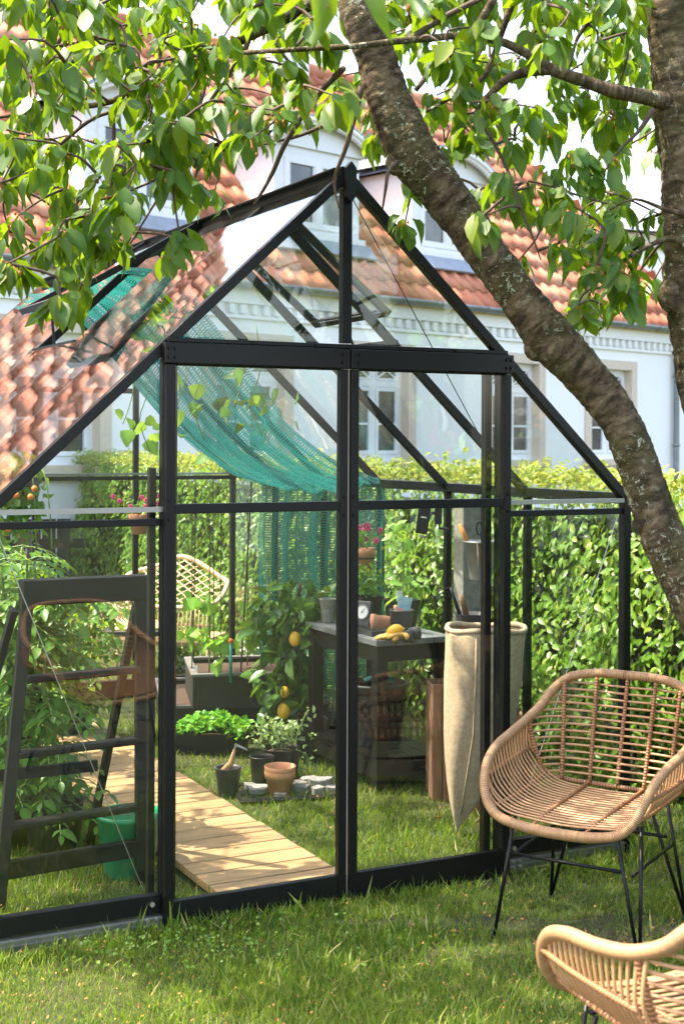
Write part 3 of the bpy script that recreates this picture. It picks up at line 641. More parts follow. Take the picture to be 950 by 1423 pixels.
# ================================================================ GREENHOUSE
gh=empty('greenhouse',W(0,0),GROT,'black framed glass greenhouse with pitched roof and double doors on the lawn','greenhouse')
HWD=1.189; ZE=1.339; ZP=2.446; LEN=3.81; BAY=LEN/6; SLP=(ZP-ZE)/HWD
FM=M['frame']
def roofz(u): return ZP-abs(u)*SLP
for s in (-1,1):
    for e,v in ((0,0),(1,LEN)):
        m_=MB(); m_.bar((s*HWD,v,0),(s*HWD,v,ZE+.01),.031,.036,(0,1,0)); m_.build('corner_post',FM,gh,bevel=.002)
        m_=MB(); m_.bar((s*(HWD+.012),v,ZE-.012),(0,v,ZP),.036,.032,(0,0,1)); m_.build('rafter',FM,gh,bevel=.002)
    m_=MB(); m_.bar((s*HWD,.02,ZE),(s*HWD,LEN-.02,ZE),.05,.036); m_.bar((s*(HWD+.03),.02,ZE-.012),(s*(HWD+.03),LEN-.02,ZE-.012),.012,.03); m_.build('eave_rail',FM,gh,bevel=.002)
    m_=MB(); m_.bar((s*HWD,.02,.06),(s*HWD,LEN-.02,.06),.04,.11); m_.build('base_rail',FM,gh,bevel=.002)
    for i in range(1,6):
        v=i*BAY; m_=MB(); m_.bar((s*HWD,v,.1),(s*HWD,v,ZE-.02),.03,.026,(0,1,0)); m_.build('side_post',FM,gh,bevel=.0015)
        m_=MB(); m_.bar((s*(HWD-.01),v,ZE+.0),(s*.02,v,ZP-.025),.024,.034); m_.build('glazing_bar',FM,gh,bevel=.0015)
    for i in range(6):
        v0,v1=i*BAY+.008,(i+1)*BAY-.008
        m_=MB(); m_.bb((s*HWD-.0015,v0,.1),(s*HWD+.0015,v1,ZE-.02)); m_.build('side_pane',M['glass'],gh)
        vent=(s<0 and i==2) or (s>0 and i==1)
        a=0.03 if not vent else .56
        m_=MB(); p0=Vector((s*a,0,roofz(a)+.018)); p1=Vector((s*(HWD+.02),0,roofz(HWD+.02)+.018))
        if vent:
            m_.bar((s*.56,(v0+v1)/2,roofz(.56)+.018),(p1.x,(v0+v1)/2,p1.z),v1-v0,.003)
            q=MB(); q.bar((s*.55,v0-.01,roofz(.55)+.0),(s*.55,v1+.01,roofz(.55)+.0),.03,.03); q.build('vent_bar',FM,gh)
        else: m_.bar((p0.x,(v0+v1)/2,p0.z),(p1.x,(v0+v1)/2,p1.z),v1-v0,.003)
        m_.build('roof_pane',M['roofglass'],gh)
m_=MB(); m_.bar((0,-.02,ZP-.01),(0,LEN+.02,ZP-.01),.05,.07); m_.bar((-.03,-.02,ZP+.015),(-.03,LEN+.02,ZP+.015),.05,.006); m_.bar((.03,-.02,ZP+.015),(.03,LEN+.02,ZP+.015),.05,.006); m_.build('ridge_beam',FM,gh,bevel=.002)
# hexagonal finial plate
m_=MB(); hx=[(-.019,-.075),(0,-.10),(.019,-.075),(.019,.018),(0,.04),(-.019,.018)]
m_._add([(x,-.045,ZP+z) for x,z in hx]+[(x,-.022,ZP+z) for x,z in hx],[tuple(range(6))]+[tuple(range(6,12))[::-1]]+[(i,(i+6),(i+1)%6+6,(i+1)%6) for i in range(6)]); m_.build('ridge_cap',FM,gh)
m_=MB(); m_.bb((-.018,-.018,1.878),(.018,.012,ZP-.05)); m_.build('king_post',FM,gh,bevel=.002)
m_=MB(); m_.bb((-.656,-.05,1.79),(-.006,-.012,1.856)); m_.bb((.0,-.05,1.79),(.652,-.012,1.856)); m_.bb((-.64,-.03,1.858),(.64,.018,1.873)); m_.bb((-.006,-.043,1.79),(.0,-.012,1.856)); hd=m_.build('door_header',FM,gh,bevel=.003)
for u in (-.642,-.622,-.03,.03,.622,.64):
    for z in (1.81,1.838):
        q=MB(); q.tube([(u,-.05,z),(u,-.056,z)],.0055,8); q.build('bolt',M['frame'],hd)
for u in (-.35,-.12,.2,.42): q=MB(); q.tube([(u,-.03,1.868),(u,-.036,1.868)],.005,8); q.build('bolt',M['frame'],hd)
for s in (-1,1):
    m_=MB(); m_.bb((s*.616,-.012,.02),(s*.650,.022,1.86)); m_.build('door_jamb',FM,gh,bevel=.002)
    m_=MB(); m_.bb((s*.585,.03,.02),(s*.612,.06,1.83)); m_.build('edge_reflection_bar',M['blackwood'],gh,bevel=.002)  # dark bar drawn in place of a reflection at the glass edge
    # side fields of the gable
    a,b2=s*.651,s*(HWD-.018)
    m_=MB(); m_.bb((a,-.016,.058),(b2,.016,.118)); m_.build('base_rail',FM,gh,bevel=.002)
    m_=MB(); m_.bb((a,-.03,.016),(b2,-.004,.054)); m_.bb((a,-.034,.030),(b2,-.030,.034)); m_.bb((a,-.034,.046),(b2,-.030,.050)); tr_=m_.build('door_track',M['alu'],gh)
    for i in range(4):
        q=MB(); q.tube([(a+s*(.02+.03*(i%2)),-.03,.026+.02*(i//2)),(a+s*(.02+.03*(i%2)),-.038,.026+.02*(i//2))],.006,8); q.build('bolt',M['bolt'],tr_)
    q=MB(); q.tube([(a+s*.03,-.016,.09),(a+s*.03,-.024,.09)],.008,10); q.build('bolt',M['bolt'],gh)
    m_=MB(); m_.bb((a,-.02,1.322),(b2,.0,1.338)); m_.build('gable_strip',M['alu'],gh)
    m_=MB(); m_.bb((a,-.008,1.278),(b2,.016,1.300)); m_.build('gable_rail',FM,gh,bevel=.002)
    m_=MB(); m_.bb((a,-.002,.118),(b2,.001,1.278)); m_.build('gable_pane',M['glass'],gh)
    m_=MB(); e=s*(HWD-.05); ff=[(a,1.345),(e,1.345),(e,roofz(e)-.03),(a,roofz(a)-.03)] 
    m_._add([(x,-.002,z) for x,z in ff]+[(x,.001,z) for x,z in ff],[(0,1,2,3),(7,6,5,4),(0,4,5,1),(1,5,6,2),(2,6,7,3),(3,7,4,0)]); m_.build('gable_pane',M['glass'],gh)
    ff=[(s*.018,1.88),(s*.60,1.88),(s*.018,roofz(.018)-.03)]
    m_=MB(); m_._add([(x,-.002,z) for x,z in ff]+[(x,.001,z) for x,z in ff],[(0,1,2),(5,4,3),(0,3,4,1),(1,4,5,2),(2,5,3,0)]); m_.build('gable_pane',M['glass'],gh)
    # wire brace
    m_=MB(); m_.tube([(s*1.165,.012,1.27),(s*.70,.012,.13)],.0015,6); m_.build('brace_rod',M['bolt'],gh)
    # doors
    u0,u1=(-.650,-.008) if s<0 else (.002,.646); st=.031
    m_=MB(); m_.bb((u0,-.045,.015),(u0+st,-.018,1.788)); m_.bb((u1-st,-.045,.015),(u1,-.018,1.788)); m_.bb((u0+st,-.044,1.316),(u1-st,-.019,1.347)); m_.bb((u0+st,-.042,1.784),(u1-st,-.02,1.789)); dr=m_.build('door',FM,gh,bevel=.003)
    m_=MB(); m_.bb((u0+st,-.044,.004),(u1-st,-.020,.098)); m_.build('kick_panel',FM,dr,bevel=.002)
    
    for e0,e1 in ((u0+.001,u0+st),(u1-st,u1-.001)): m_=MB(); m_.bb((e0,-.047,.004),(e1,-.0455,.098)); m_.build('kick_plate',FM,dr)
    for (z0,z1) in ((.098,1.316),(1.347,1.784)):
        m_=MB(); m_.bb((u0+st-.003,-.033,z0),(u1-st+.003,-.030,z1)); m_.build('pane',M['glass'],dr)
    for z in (.03,.075,1.30,1.36):
        for u in (u0+.012,u1-.012):
            q=MB(); q.tube([(u,-.047,z),(u,-.051,z)],.0055,8); q.build('bolt',FM,dr)
m_=MB(); m_.bb((-.0065,-.036,.02),(-.001,-.03,1.788)); m_.build('bright_gap_strip',M['tan'],gh)  # pale strip coloured to stand for the bright gap between the doors
m_=MB(); m_.bb((-.678,.03,.0),(-.656,.055,1.46)); m_.build('door_stop_post',M['blackwood'],gh,bevel=.002)
m_=MB(); m_.tube([(.02,.02,2.40),(HWD-.02,.78,ZE+.04)],.002,5); m_.build('brace_wire',M['frame'],gh)
# rear gable
for u,zt in ((-.62,1.84),(-.05,1.84),(.56,roofz(.56)-.02)):
    m_=MB(); m_.bar((u,LEN,.1),(u,LEN,zt),.032,.03,(0,1,0)); m_.build('rear_post',FM,gh,bevel=.002)
m_=MB(); m_.bar((-.62,LEN,1.84),(.56,LEN,1.84),.03,.03); m_.build('rear_header',FM,gh)
m_=MB(); m_.bar((-HWD,LEN,ZE-.02),(HWD,LEN,ZE-.02),.03,.024); m_.bar((-HWD,LEN,.06),(HWD,LEN,.06),.04,.11); m_.build('rear_rail',FM,gh)
m_=MB(); m_.bar((-HWD,LEN-.02,ZE+.005),(HWD,LEN-.02,ZE+.005),.02,.012); m_.build('rear_strip',M['alu'],gh)
for a,b2 in ((-HWD+.02,-.64),(-.6,-.07),(-.03,.54),(.58,HWD-.02)):
    m_=MB(); m_.bb((a,LEN-.0015,.12),(b2,LEN+.0015,ZE-.035)); m_.build('rear_pane',M['glass'],gh)
ff=[(-HWD+.06,1.36),(HWD-.06,1.36),(0,ZP-.05)]; m_=MB(); m_._add([(x,LEN-.001,z) for x,z in ff]+[(x,LEN+.002,z) for x,z in ff],[(0,1,2),(5,4,3),(0,3,4,1),(1,4,5,2),(2,5,3,0)]); m_.build('rear_pane',M['glass'],gh)
# roof vents
def vent(s,i,ang,Lv):
    v0,v1=i*BAY+.004,(i+1)*BAY-.004; ca_,sa_=math.cos(ang),math.sin(ang); c0=Vector((s*.02,0,ZP+.012))
    def q(a,v,h=0): return c0+Vector((s*(a*ca_+h*sa_),v,-a*sa_+h*ca_))
    m_=MB(); up=(s*sa_,0,ca_)
    m_.bar(q(0,v0),q(Lv,v0),.024,.026,up); m_.bar(q(0,v1),q(Lv,v1),.024,.026,up); m_.bar(q(Lv,v0-.012),q(Lv,v1+.012),.026,.028,up); m_.bar(q(0.012,v0),q(.012,v1),.03,.028,up)
    o=m_.build('roof_vent',FM,gh)
    m_=MB(); m_.bar(q(.02,(v0+v1)/2),q(Lv-.01,(v0+v1)/2),v1-v0-.02,.003,up); m_.build('pane',M['roofglass'],o)
    m_=MB(); m_.tube([q(Lv-.03,(v0+v1)/2,-.02),(s*.55,(v0+v1)/2,roofz(.55)-.03)],.006,6); m_.tube([q(Lv-.03,v0+.02,-.02),q(Lv-.08,(v0+v1)/2,-.08),q(Lv-.03,v1-.02,-.02)],.005,6); m_.build('vent_opener',FM,o)
vent(-1,2,R(30.5),.68); vent(1,1,R(39),.635)
# ================================================================ decking path
path=empty('deck_path',W(-.165,.08,0),GROT,'timber board path running through the greenhouse on the grass','path')
y=0; i=0
while y<2.95:
    wv_=.122; q=MB(); q.rn=random.random(); q.box((0,0,0),(.475+random.uniform(-.006,.006),wv_,.028))
    o=q.build('board',M['deck'],path,bevel=.003); o.location=(random.uniform(-.004,.004),y+wv_/2,.032); o.rotation_euler=(random.uniform(-.006,.006),random.uniform(-.004,.004),random.uniform(-.005,.005)); y+=.13; i+=1
q=MB(); q.bb((-.2,0,.0),(-.16,2.95,.016)); q.bb((.16,0,0),(.2,2.95,.016)); q.build('batten',M['deck'],path)
# ================================================================ ladder
lad=empty('step_ladder',W(-.78,.45,0),GROT,'black wooden stepladder standing inside the left glass panel','ladder')
BW=M['blackwood']
def L_(x,y,z): return Vector((x,y,z))
q=MB(); q.bar(L_(-.285,-.06,0),L_(-.165,.03,1.07),.040,.030,(0,1,0)); q.build('rail',BW,lad,bevel=.003)
q=MB(); q.bar(L_(.225,.0,0),L_(.235,.05,1.07),.040,.030,(0,1,0)); q.build('rail',BW,lad,bevel=.003)
q=MB(); q.bb((-.19,-.0,.99),(.255,.075,1.075)); q.build('top_beam',BW,lad,bevel=.004)
for z in (.27,.50,.745):
    f_=z/1.07; xl=-.285+.12*f_; yl=-.06+.09*f_
    q=MB(); q.bar((xl+.01,yl,z),(.228,.05*f_,z),.05,.024); q.build('rung',BW,lad,bevel=.006)
q=MB(); q.bar((-.265,-.048,.13),(.225,.006,.13),.03,.060); q.build('bottom_beam',BW,lad,bevel=.004)
for x0,x1 in ((-.36,-.20),(.19,.235)):
    q=MB(); q.bar((x0,.50,0),(x1,.09,.97),.024,.035,(0,1,0)); q.build('rear_leg',BW,lad,bevel=.002)
q=MB(); q.bar((-.33,.34,.35),(.17,.34,.35),.02,.04); q.build('rear_stretcher',BW,lad)
# ================================================================ generic pots / plants
def pot_prof(r0,r1,h,rim=.0,t=.006,soil=.85):
    p=[(1e-4,0),(r0*.96,0),(r0,.006)]
    if rim: zr=h-rim; k=zr/h; rr=r0+(r1-r0)*k; p+=[(rr,zr),(r1*1.05,zr+.003),(r1*1.08,h-.004),(r1*1.06,h)]; 
    else: p+=[(r1,h-.005),(r1*1.03,h-.003),(r1*1.02,h)]
    p+=[(r1-t,h-.001),(r1-t-.002,h-.012),(r0+(r1-r0)*soil-t,h*soil),]; return p
def pot(name,loc,r0,r1,h,mat,label,cat='pot',rim=0,soil=True,sf=.86,group=None,n=28,m=None):
    t=empty(name,loc,0,label,cat,group)
    q=MB(); pr=pot_prof(r0,r1,h,rim,soil=sf if soil else .12); q.lathe(pr+([(1e-4,h*.12)] if not soil else []),n=n,m=m); q.build('pot_body',mat,t,True)
    if soil:
        q=MB(); rs=r0+(r1-r0)*sf-.004; q.lathe([(rs,h*sf-.01),(rs*.7,h*sf+.004),(1e-4,h*sf+.008)],n=n,m=m); q.build('soil',M['soil'],t,True)
    return t
def stems(t,pts_list,mat=None,r=.003,name='stem'):
    for pts in pts_list:
        q=MB(); q.tube(spline(pts,4),r,5); q.build(name,mat or M['stem'],t,True)
def leaves_at(t,pos,size,mat,tpl=OVAL,name='foliage',down=.3,up=.6,nobj=0,objname='leaf'):
    """pos local to t (no rotation)"""
    k=len(pos); d=rdir(k,down); n=rdir(k,-up,.6); size=np.asarray(size); o=np.zeros(3)
    wy=pos[:,1]
    if nobj:
        idx=np.argsort(-size)[:nobj]; lm=tpl_mesh(objname,tpl,mat); leaf_objects(objname,lm,pos[idx],d[idx],n[idx],size[idx],t); rest=np.setdiff1d(np.arange(k),idx)
        if len(rest): scatter(name,tpl,pos[rest],d[rest],n[rest],size[rest],mat,t)
    else: scatter(name,tpl,pos,d,n,size,mat,t)
def blob(k,c,r,shell=.5):
    d=rdir(k); rad=(shell+(1-shell)*rng.random(k))[:,None]; return np.array(c)+d*rad*np.array(r)
# --- terracotta pair, black pot, trowel pot, herb pot, tray
t=empty('terracotta_pots',G(391,1107),0,'two stacked empty terracotta pots standing on the grass in front of the stones','pot')
for z in (0,.022):
    q=MB(); q.lathe([(1e-4,0),(.045,0),(.062,.082),(.066,.083),(.069,.112),(.064,.112),(.058,.08),(.04,.02),(1e-4,.02)],(0,0,z),28); q.build('pot',M['terra'],t,True)
b_=pot('dark_pot',G(366,1096),.042,.055,.145,M['plastic'],'empty black plastic pot just left behind the stacked terracotta pots',soil=True,sf=.8)
t=pot('trowel_pot',G(319,1106),.042,.058,.125,M['greybucket'],'small dark pot holding a hand trowel beside the board path',sf=.75)
tw=empty('hand_trowel',G(319,1106)+Vector((0,0,.09)),0,'hand trowel with wooden handle stuck in the small dark pot','trowel')
q=MB(); q.tube([(-.035,0,.0),(.012,0,.05),(.028,0,.11)],[.016,.014,.007],10); q.build('handle',M['handle'],tw,True)
q=MB(); q.tube([(.028,0,.11),(.034,0,.135)],.005,8); q._add([(.03,-.012,.128),(.078,-.016,.112),(.084,.0,.104),(.078,.016,.112),(.03,.012,.135),(.055,0,.118)],[(0,1,5),(1,2,5),(2,3,5),(3,4,5),(4,0,5)]); q.build('blade',M['steel'],tw)
hp_=G(392,1084); t=pot('herb_pot',hp_,.075,.088,.15,M['plastic'],'black pot of trailing pale green herb beside the potting bench','plant pot')
pp=blob(260,(-.02,0,.22),(.13,.10,.075),.3); leaves_at(t,pp,rng.uniform(.018,.032,len(pp)),M['sageleaf'],OVAL)
stems(t,[[(0,0,.13),(random.uniform(-.06,.06),random.uniform(-.05,.05),.2),(x*.11,random.uniform(-.05,.05),.25)] for x in (-1,-.6,-.2,.3,.7,1)])
pp=np.array([(.125+.02*math.sin(a*3),-.04,.33-a*.045) for a in np.linspace(0,6,26)])+rng.normal(size=(26,3))*.012; leaves_at(t,pp,rng.uniform(.02,.032,26),M['sageleaf'],OVAL,name='trailing_sprig')
stems(t,[[(.06,-.03,.17),(.11,-.05,.30),(.13,-.05,.33)],[(.07,-.05,.15),(.12,-.05,.12),(.125,-.05,.05)]])
tray=empty('stone_tray',G(425,1103),R(14),'black plastic paver tray filled with pale broken stones beside the terracotta pots','tray')
q=MB(); q.bb((-.30,-.13,.0),(.17,.15,.008)); q.tube([(-.30,-.13,.015),(.17,-.13,.015),(.17,.15,.015),(-.30,.15,.015)],.012,6,closed=True); q.build('tray_base',M['plastic'],tray)
for i,(x,y,r_) in enumerate(((-.02,-.01,.052),(.085,.055,.058),(-.02,.09,.06),(.12,-.045,.04),(.045,-.085,.035),(.16,.03,.03),(-.10,.02,.04),(-.09,.11,.05),(-.12,-.08,.035),(.05,.125,.045),(-.20,.03,.05),(-.21,.1,.045))):
    q=MB(); n=random.choice((5,6,7)); q.rn=random.random()
    an=[2*math.pi*(j+random.uniform(-.25,.25))/n for j in range(n)]; h_=random.uniform(.03,.05)
    q._add([(x+r_*.95*math.cos(a),y+r_*.8*math.sin(a),.008) for a in an]+[(x+r_*math.cos(a),y+r_*.85*math.sin(a),h_+random.uniform(-.006,.006)) for a in an],[tuple(range(n,2*n)),tuple(range(n))[::-1]]+[(j,(j+1)%n,(j+1)%n+n,j+n) for j in range(n)])
    q.build('stone',M['stone'] if 'stone' in M else M.setdefault('stone',simple('pale_slate',(.12,.12,.115),(.30,.29,.27),.7,45,.4,.004)),tray,bevel=.004)
# --- green bucket
t=empty('green_bucket',G(182,1216),0,'bright green plastic bucket behind the ladder beside the path','bucket')
q=MB(); q.lathe([(1e-4,0),(.082,0),(.086,.006),(.112,.205),(.118,.206),(.119,.222),(.113,.224),(.109,.21),(.083,.012),(1e-4,.012)],n=36); q.build('bucket_body',M['green'],t,True)
q=MB(); q.tube([(.118*math.cos(a),.118*math.sin(a)-.0,.215-.0+ .03*math.sin(a)*-1) for a in np.linspace(-.1,-math.pi+.1,14)],.003,6); q.build('handle',M['alu'],t,True)
# --- tomato plants at left in black pots
def tomato(loc,h,rx,label,nleaf,name='tomato_plant',pr=.11,ph=.19,shift=(0,0)):
    t=pot('potted_'+name,loc,pr*.85,pr,ph,M['plastic'],label,'plant')
    st=[];lv=[]
    for k_ in range(4):
        a=random.uniform(0,6.28); pts=[(0,0,ph*.8)]
        for j in range(1,7):
            f_=j/6; pts.append((shift[0]*f_+math.cos(a)*rx*.45*f_+random.uniform(-.03,.03),shift[1]*f_+math.sin(a)*rx*.45*f_+random.uniform(-.03,.03),ph*.8+(h-ph)*f_*random.uniform(.9,1.02)))
        st.append(pts)
        for c in spline(pts,5)[2:]: lv.append(c)
    stems(t,st,r=.006); lv=np.array(lv)
    # compound leaves: rachis with leaflets
    pos=[];dr=[];nr=[];sz=[];rach=MB()
    for i in range(nleaf):
        b0=lv[rng.integers(len(lv))]; a=random.uniform(0,6.28); L2=random.uniform(.6,1.15)*rx; dx=Vector((math.cos(a),math.sin(a),random.uniform(.1,.6))).normalized()
        pts=[Vector(b0)+dx*L2*f_+Vector((0,0,-.55*L2*f_*f_)) for f_ in (0,.35,.7,1)]; rach.tube(pts,.0022,4,cap=False)
        side=dx.cross(Vector((0,0,1))).normalized()
        for j,f_ in enumerate((.3,.3,.5,.5,.72,.72,.9,.9,1)):
            p_=pts[0].lerp(pts[-1],f_)+Vector((0,0,.12*L2*f_*(1-f_))); sg=(-1 if j%2 else 1) if j<8 else 0
            d_=(dx*.5+side*sg*.9+Vector((0,0,-.5))).normalized() if sg else (dx+Vector((0,0,-.9)))
            pos.append(p_);dr.append(d_);nr.append((random.uniform(-.4,.4),random.uniform(-.4,.4),1)); sz.append(random.choice((random.uniform(.03,.05),random.uniform(.045,.08))))
    rach.build('leaf_stalks',M['stem'],t,kind='stuff')
    pos=np.array(pos);dr=np.array(dr);nr=np.array(nr);sz=np.array(sz)
    idx=np.argsort(-sz)[:60]; lm=tpl_mesh('leaf',leaf_tpl(.55,.05,.25,rows=(.2,.5,.8),wid=(.9,1,.5)),M['midleaf']); leaf_objects('leaf',lm,pos[idx],dr[idx],nr[idx],sz[idx],t)
    rest=np.setdiff1d(np.arange(len(pos)),idx); scatter('foliage',OVAL,pos[rest],dr[rest],nr[rest],sz[rest],M['midleaf'],t); return t
tomato(G(78,1184),1.12,.24,'bushy tomato plant in black pot just behind the ladder',120,shift=(-.14,.05))
tomato(G(5,1180),1.16,.25,'tall tomato plant at the left edge of the greenhouse',150,shift=(-.02,.1))
tomato(G(20,1075),1.10,.27,'tomato plant farther back along the left greenhouse wall',140)
tomato(G(100,1030),.82,.22,'lower tomato plant where the board path ends on the left',80,shift=(.05,0))
tomato(G(-60,1130),1.25,.26,'tomato plant almost outside the left edge of the picture',90)
# hanging plant with orange fruits
c=P(30,672,5.3); t=empty('hanging_fruit_plant',c,0,'trailing plant with small orange fruits hanging under the left roof glass','plant')
q=MB(); q.lathe([(1e-4,-.06),(.05,-.06),(.08,.02),(.075,.02),(1e-4,.0)],n=20); q.build('pot_body',M['plastic'],t,True)
q=MB(); q.tube([(-.075,0,.02),(0,0,.33),(.075,0,.02)],.002,5); q.build('hanger',M['frame'],t)
pp=np.vstack([blob(300,(-.03,0,.0),(.13,.13,.13),.4),blob(120,(.0,-.02,-.14),(.10,.08,.13),.3)]); leaves_at(t,pp,rng.uniform(.028,.055,len(pp)),M['midleaf'],OVAL,down=.8,nobj=40)
stems(t,[[(0,0,0),(x,-.05,.05),(x*1.4,-.08,-.1),(x*1.45,-.06,-.25)] for x in (-.1,-.04,.05,.09)])
for i,(x,z) in enumerate(((-.005,-.03),(.012,-.045),(.08,-.02),(.065,-.05),(-.03,-.16),(-.018,-.17),(-.06,-.03))):
    q=MB(); q.ball((x,-.13,z),.012,10,6); q.build('fruit',M['orangeflower'],t,True)
# wall pots with pink flowers
def flower_pot(c,r,h,label,nfl,sx=.12,grp=None,dark=False):
    t=empty('hanging_flower_pot',c,0,label,'flower pot')
    q=MB(); q.lathe([(1e-4,-h),(r*.68,-h),(r*.92,-h*.3),(r,-h*.28),(r*1.03,0),(r*.95,0),(r*.9,-.02),(1e-4,-.02)],n=24); q.build('pot_body',M['terra'],t,True)
    q=MB(); q.tube([(r*.94*math.cos(a),r*.94*math.sin(a),-h*.36) for a in np.linspace(0,6.1,20)],.004,6,closed=True); q.build('pot_ring',M['frame'],t,True)
    pp=blob(110,(0,0,.04),(sx,sx*.8,.06),.2); leaves_at(t,pp,rng.uniform(.018,.035,len(pp)),M['midleaf'],OVAL)
    stems(t,[[(0,0,0),(a*.5,-.02,.05),(a,-.03,.1)] for a in np.linspace(-sx,sx,5)],r=.002)
    fm=MB()
    for i in range(nfl):
        p_=Vector((random.uniform(-sx*1.15,sx*1.15),random.uniform(-.08,.0),random.uniform(.03,.12))); q=MB()
        for j in range(6):
            a=j*math.pi/3+random.random(); q.ball(p_+Vector((math.cos(a)*.008,-.004,math.sin(a)*.008)),.008,6,3,(1,.5,1))
        q.rn=random.random(); q.build('flower',M['pinkflower'],t,True)
    return t
flower_pot(P(194,716,8.1),.062,.115,'terracotta pot of pink flowers hanging at the rear of the greenhouse',13,.14)
flower_pot(P(505,761,6.75),.060,.135,'terracotta pot of dark pink flowers hanging on a post above the bench',10,.12)
# --- raised planters
def planter(loc,rz,L,Wd,H,label,plants=True):
    t=empty('raised_planter',loc,rz,label,'planter')
    for k_,(a,b2) in enumerate((((-L/2,-Wd/2,0),(L/2,-Wd/2+.02,H)),((-L/2,Wd/2-.02,0),(L/2,Wd/2,H)),((-L/2,-Wd/2+.02,0),(-L/2+.02,Wd/2-.02,H)),((L/2-.02,-Wd/2+.02,0),(L/2,Wd/2-.02,H)))):
        q=MB(); q.bb(a,b2); q.build('side_board',M['planterwood'],t,bevel=.003)
    q=MB(); q.bb((-L/2-.008,-Wd/2-.008,H),(L/2+.008,-Wd/2+.03,H+.012)); q.bb((-L/2-.008,Wd/2-.03,H),(L/2+.008,Wd/2+.008,H+.012)); q.bb((-L/2-.008,-Wd/2+.03,H),(-L/2+.03,Wd/2-.03,H+.012)); q.bb((L/2-.03,-Wd/2+.03,H),(L/2+.008,Wd/2-.03,H+.012)); q.build('top_rim',M['planterrim'],t)
    q=MB(); q.bb((-L/2+.021,-Wd/2+.021,0.01),(L/2-.021,Wd/2-.021,H-.02)); q.build('soil',M['soil'],t)
    return t
M['planterwood']=simple('weathered_planter_board',(.008,.007,.005),(.03,.022,.014),.7,14,.4,.003)
M['planterrim']=simple('weathered_planter_rim',(.11,.105,.1),(.2,.185,.165),.6,14,.3,.002)
planter((-.56,7.62,0),R(10),.86,.86,.17,'lower black timber frame of the stepped raised bed')
planter((-.50,7.42,.172),R(10),.62,.58,.17,'upper black timber planter with young bean plants')
t=empty('basil_box',G(297,1046),R(-2),'long dark box overflowing with bright green basil on the grass','planter')
q=MB()
for a,b2 in (((-.17,-.08,0),(.17,-.065,.10)),((-.17,.065,0),(.17,.08,.10)),((-.17,-.065,0),(-.155,.065,.10)),((.155,-.065,0),(.17,.065,.10))): q.bb(a,b2)
q.build('box_body',M['blackwood'],t); q=MB(); q.bb((-.155,-.065,0.01),(.155,.065,.08)); q.build('soil',M['soil'],t)
k=520; xx=rng.uniform(-.19,.18,k); yy=rng.uniform(-.12,.10,k); pp=np.stack([xx,yy,.10+.085*np.cos(xx*7)*np.cos(yy*8)*(1+.15*np.sin(xx*40))+rng.uniform(-.03,.012,k)],1)
leaves_at(t,pp,rng.uniform(.022,.04,k),M['basil'] if 'basil' in M else M.setdefault('basil',leafmat('basil_leaf',(.05,.20,.015),(.10,.34,.03),(.3,.6,.05),.3,.35)),HEART,up=1.6,down=-.1,nobj=60)
# bean plants
for i,(px_,py_,D_,h_) in enumerate(((268,940,7.28,.50),(292,945,7.25,.50),(308,948,7.15,.24),(345,938,7.5,.42))):
    b0=P(px_,py_,D_); b0.z=.33; t=empty('bean_plant',b0,0,['young bean plant with pale leaves nearest the door post in the upper planter','young bean plant second from the left in the upper planter','small low bean plant beside the teal stake','taller bean plant behind the teal stake'][i],'plant')
    stems(t,[[(0,0,0),(.005,0,h_*.5),(0,0,h_*.75)]],r=.004)
    k=17; pp=np.stack([rng.normal(size=k)*.035,rng.normal(size=k)*.04,rng.choice([.35,.45,.75,.8],k)*h_],1); d=rdir(k,1.2); n=rdir(k,-.4); lm=tpl_mesh('leaf',HEART,M['paleleaf']); leaf_objects('leaf',lm,pp,d,n,rng.uniform(.05,.095,k),t)
    q=MB(); q.tube([(0,0,.1),(.0,.0,.9)],.0025,5); q.build('string',M['plastic'],t)
t=empty('garden_stake',Vector((P(322,955,7.1).x,7.1,.31)),0,'teal plastic stake with orange ball top in the upper planter','stake')
q=MB(); q.tube([(0,0,0),(0,0,.20)],.008,10); q.build('pole',M['teal'],t,True); q=MB(); q.ball((0,0,.212),.014,12,8); q.build('ball_top',M['orange'],t,True)
for i,(x,y) in enumerate(((-.62,7.15),(-.56,7.12),(-.75,7.2))):
    t=empty('plant_label',(x,y,.31),0,['white plant label in the planter beside the stake','white plant label in the middle of the planter soil','white plant label at the left end of the planter'][i],'label'); q=MB(); q.bb((-.008,-.001,0),(.008,.001,.07)); q.build('tag',M['white'],t)
# two trellis strings on the bay
for x0,x1,D_ in ((272,270,7.5),(296,299,7.5),(350,336,7.3)):
    a=P(x0,612,D_); a.z=1.36 if x0<340 else 1.33; b2=P(x1,612,D_); b2.z=.33
    o=MB().tube([a,b2],.003 if x0<340 else .0045,5).build('support_string',M['plastic']); tag(o,{272:'dark support string above the first bean plant',296:'dark support string above the second bean plant',350:'slanting dark bamboo cane right of the bean plants'}[x0],'string')
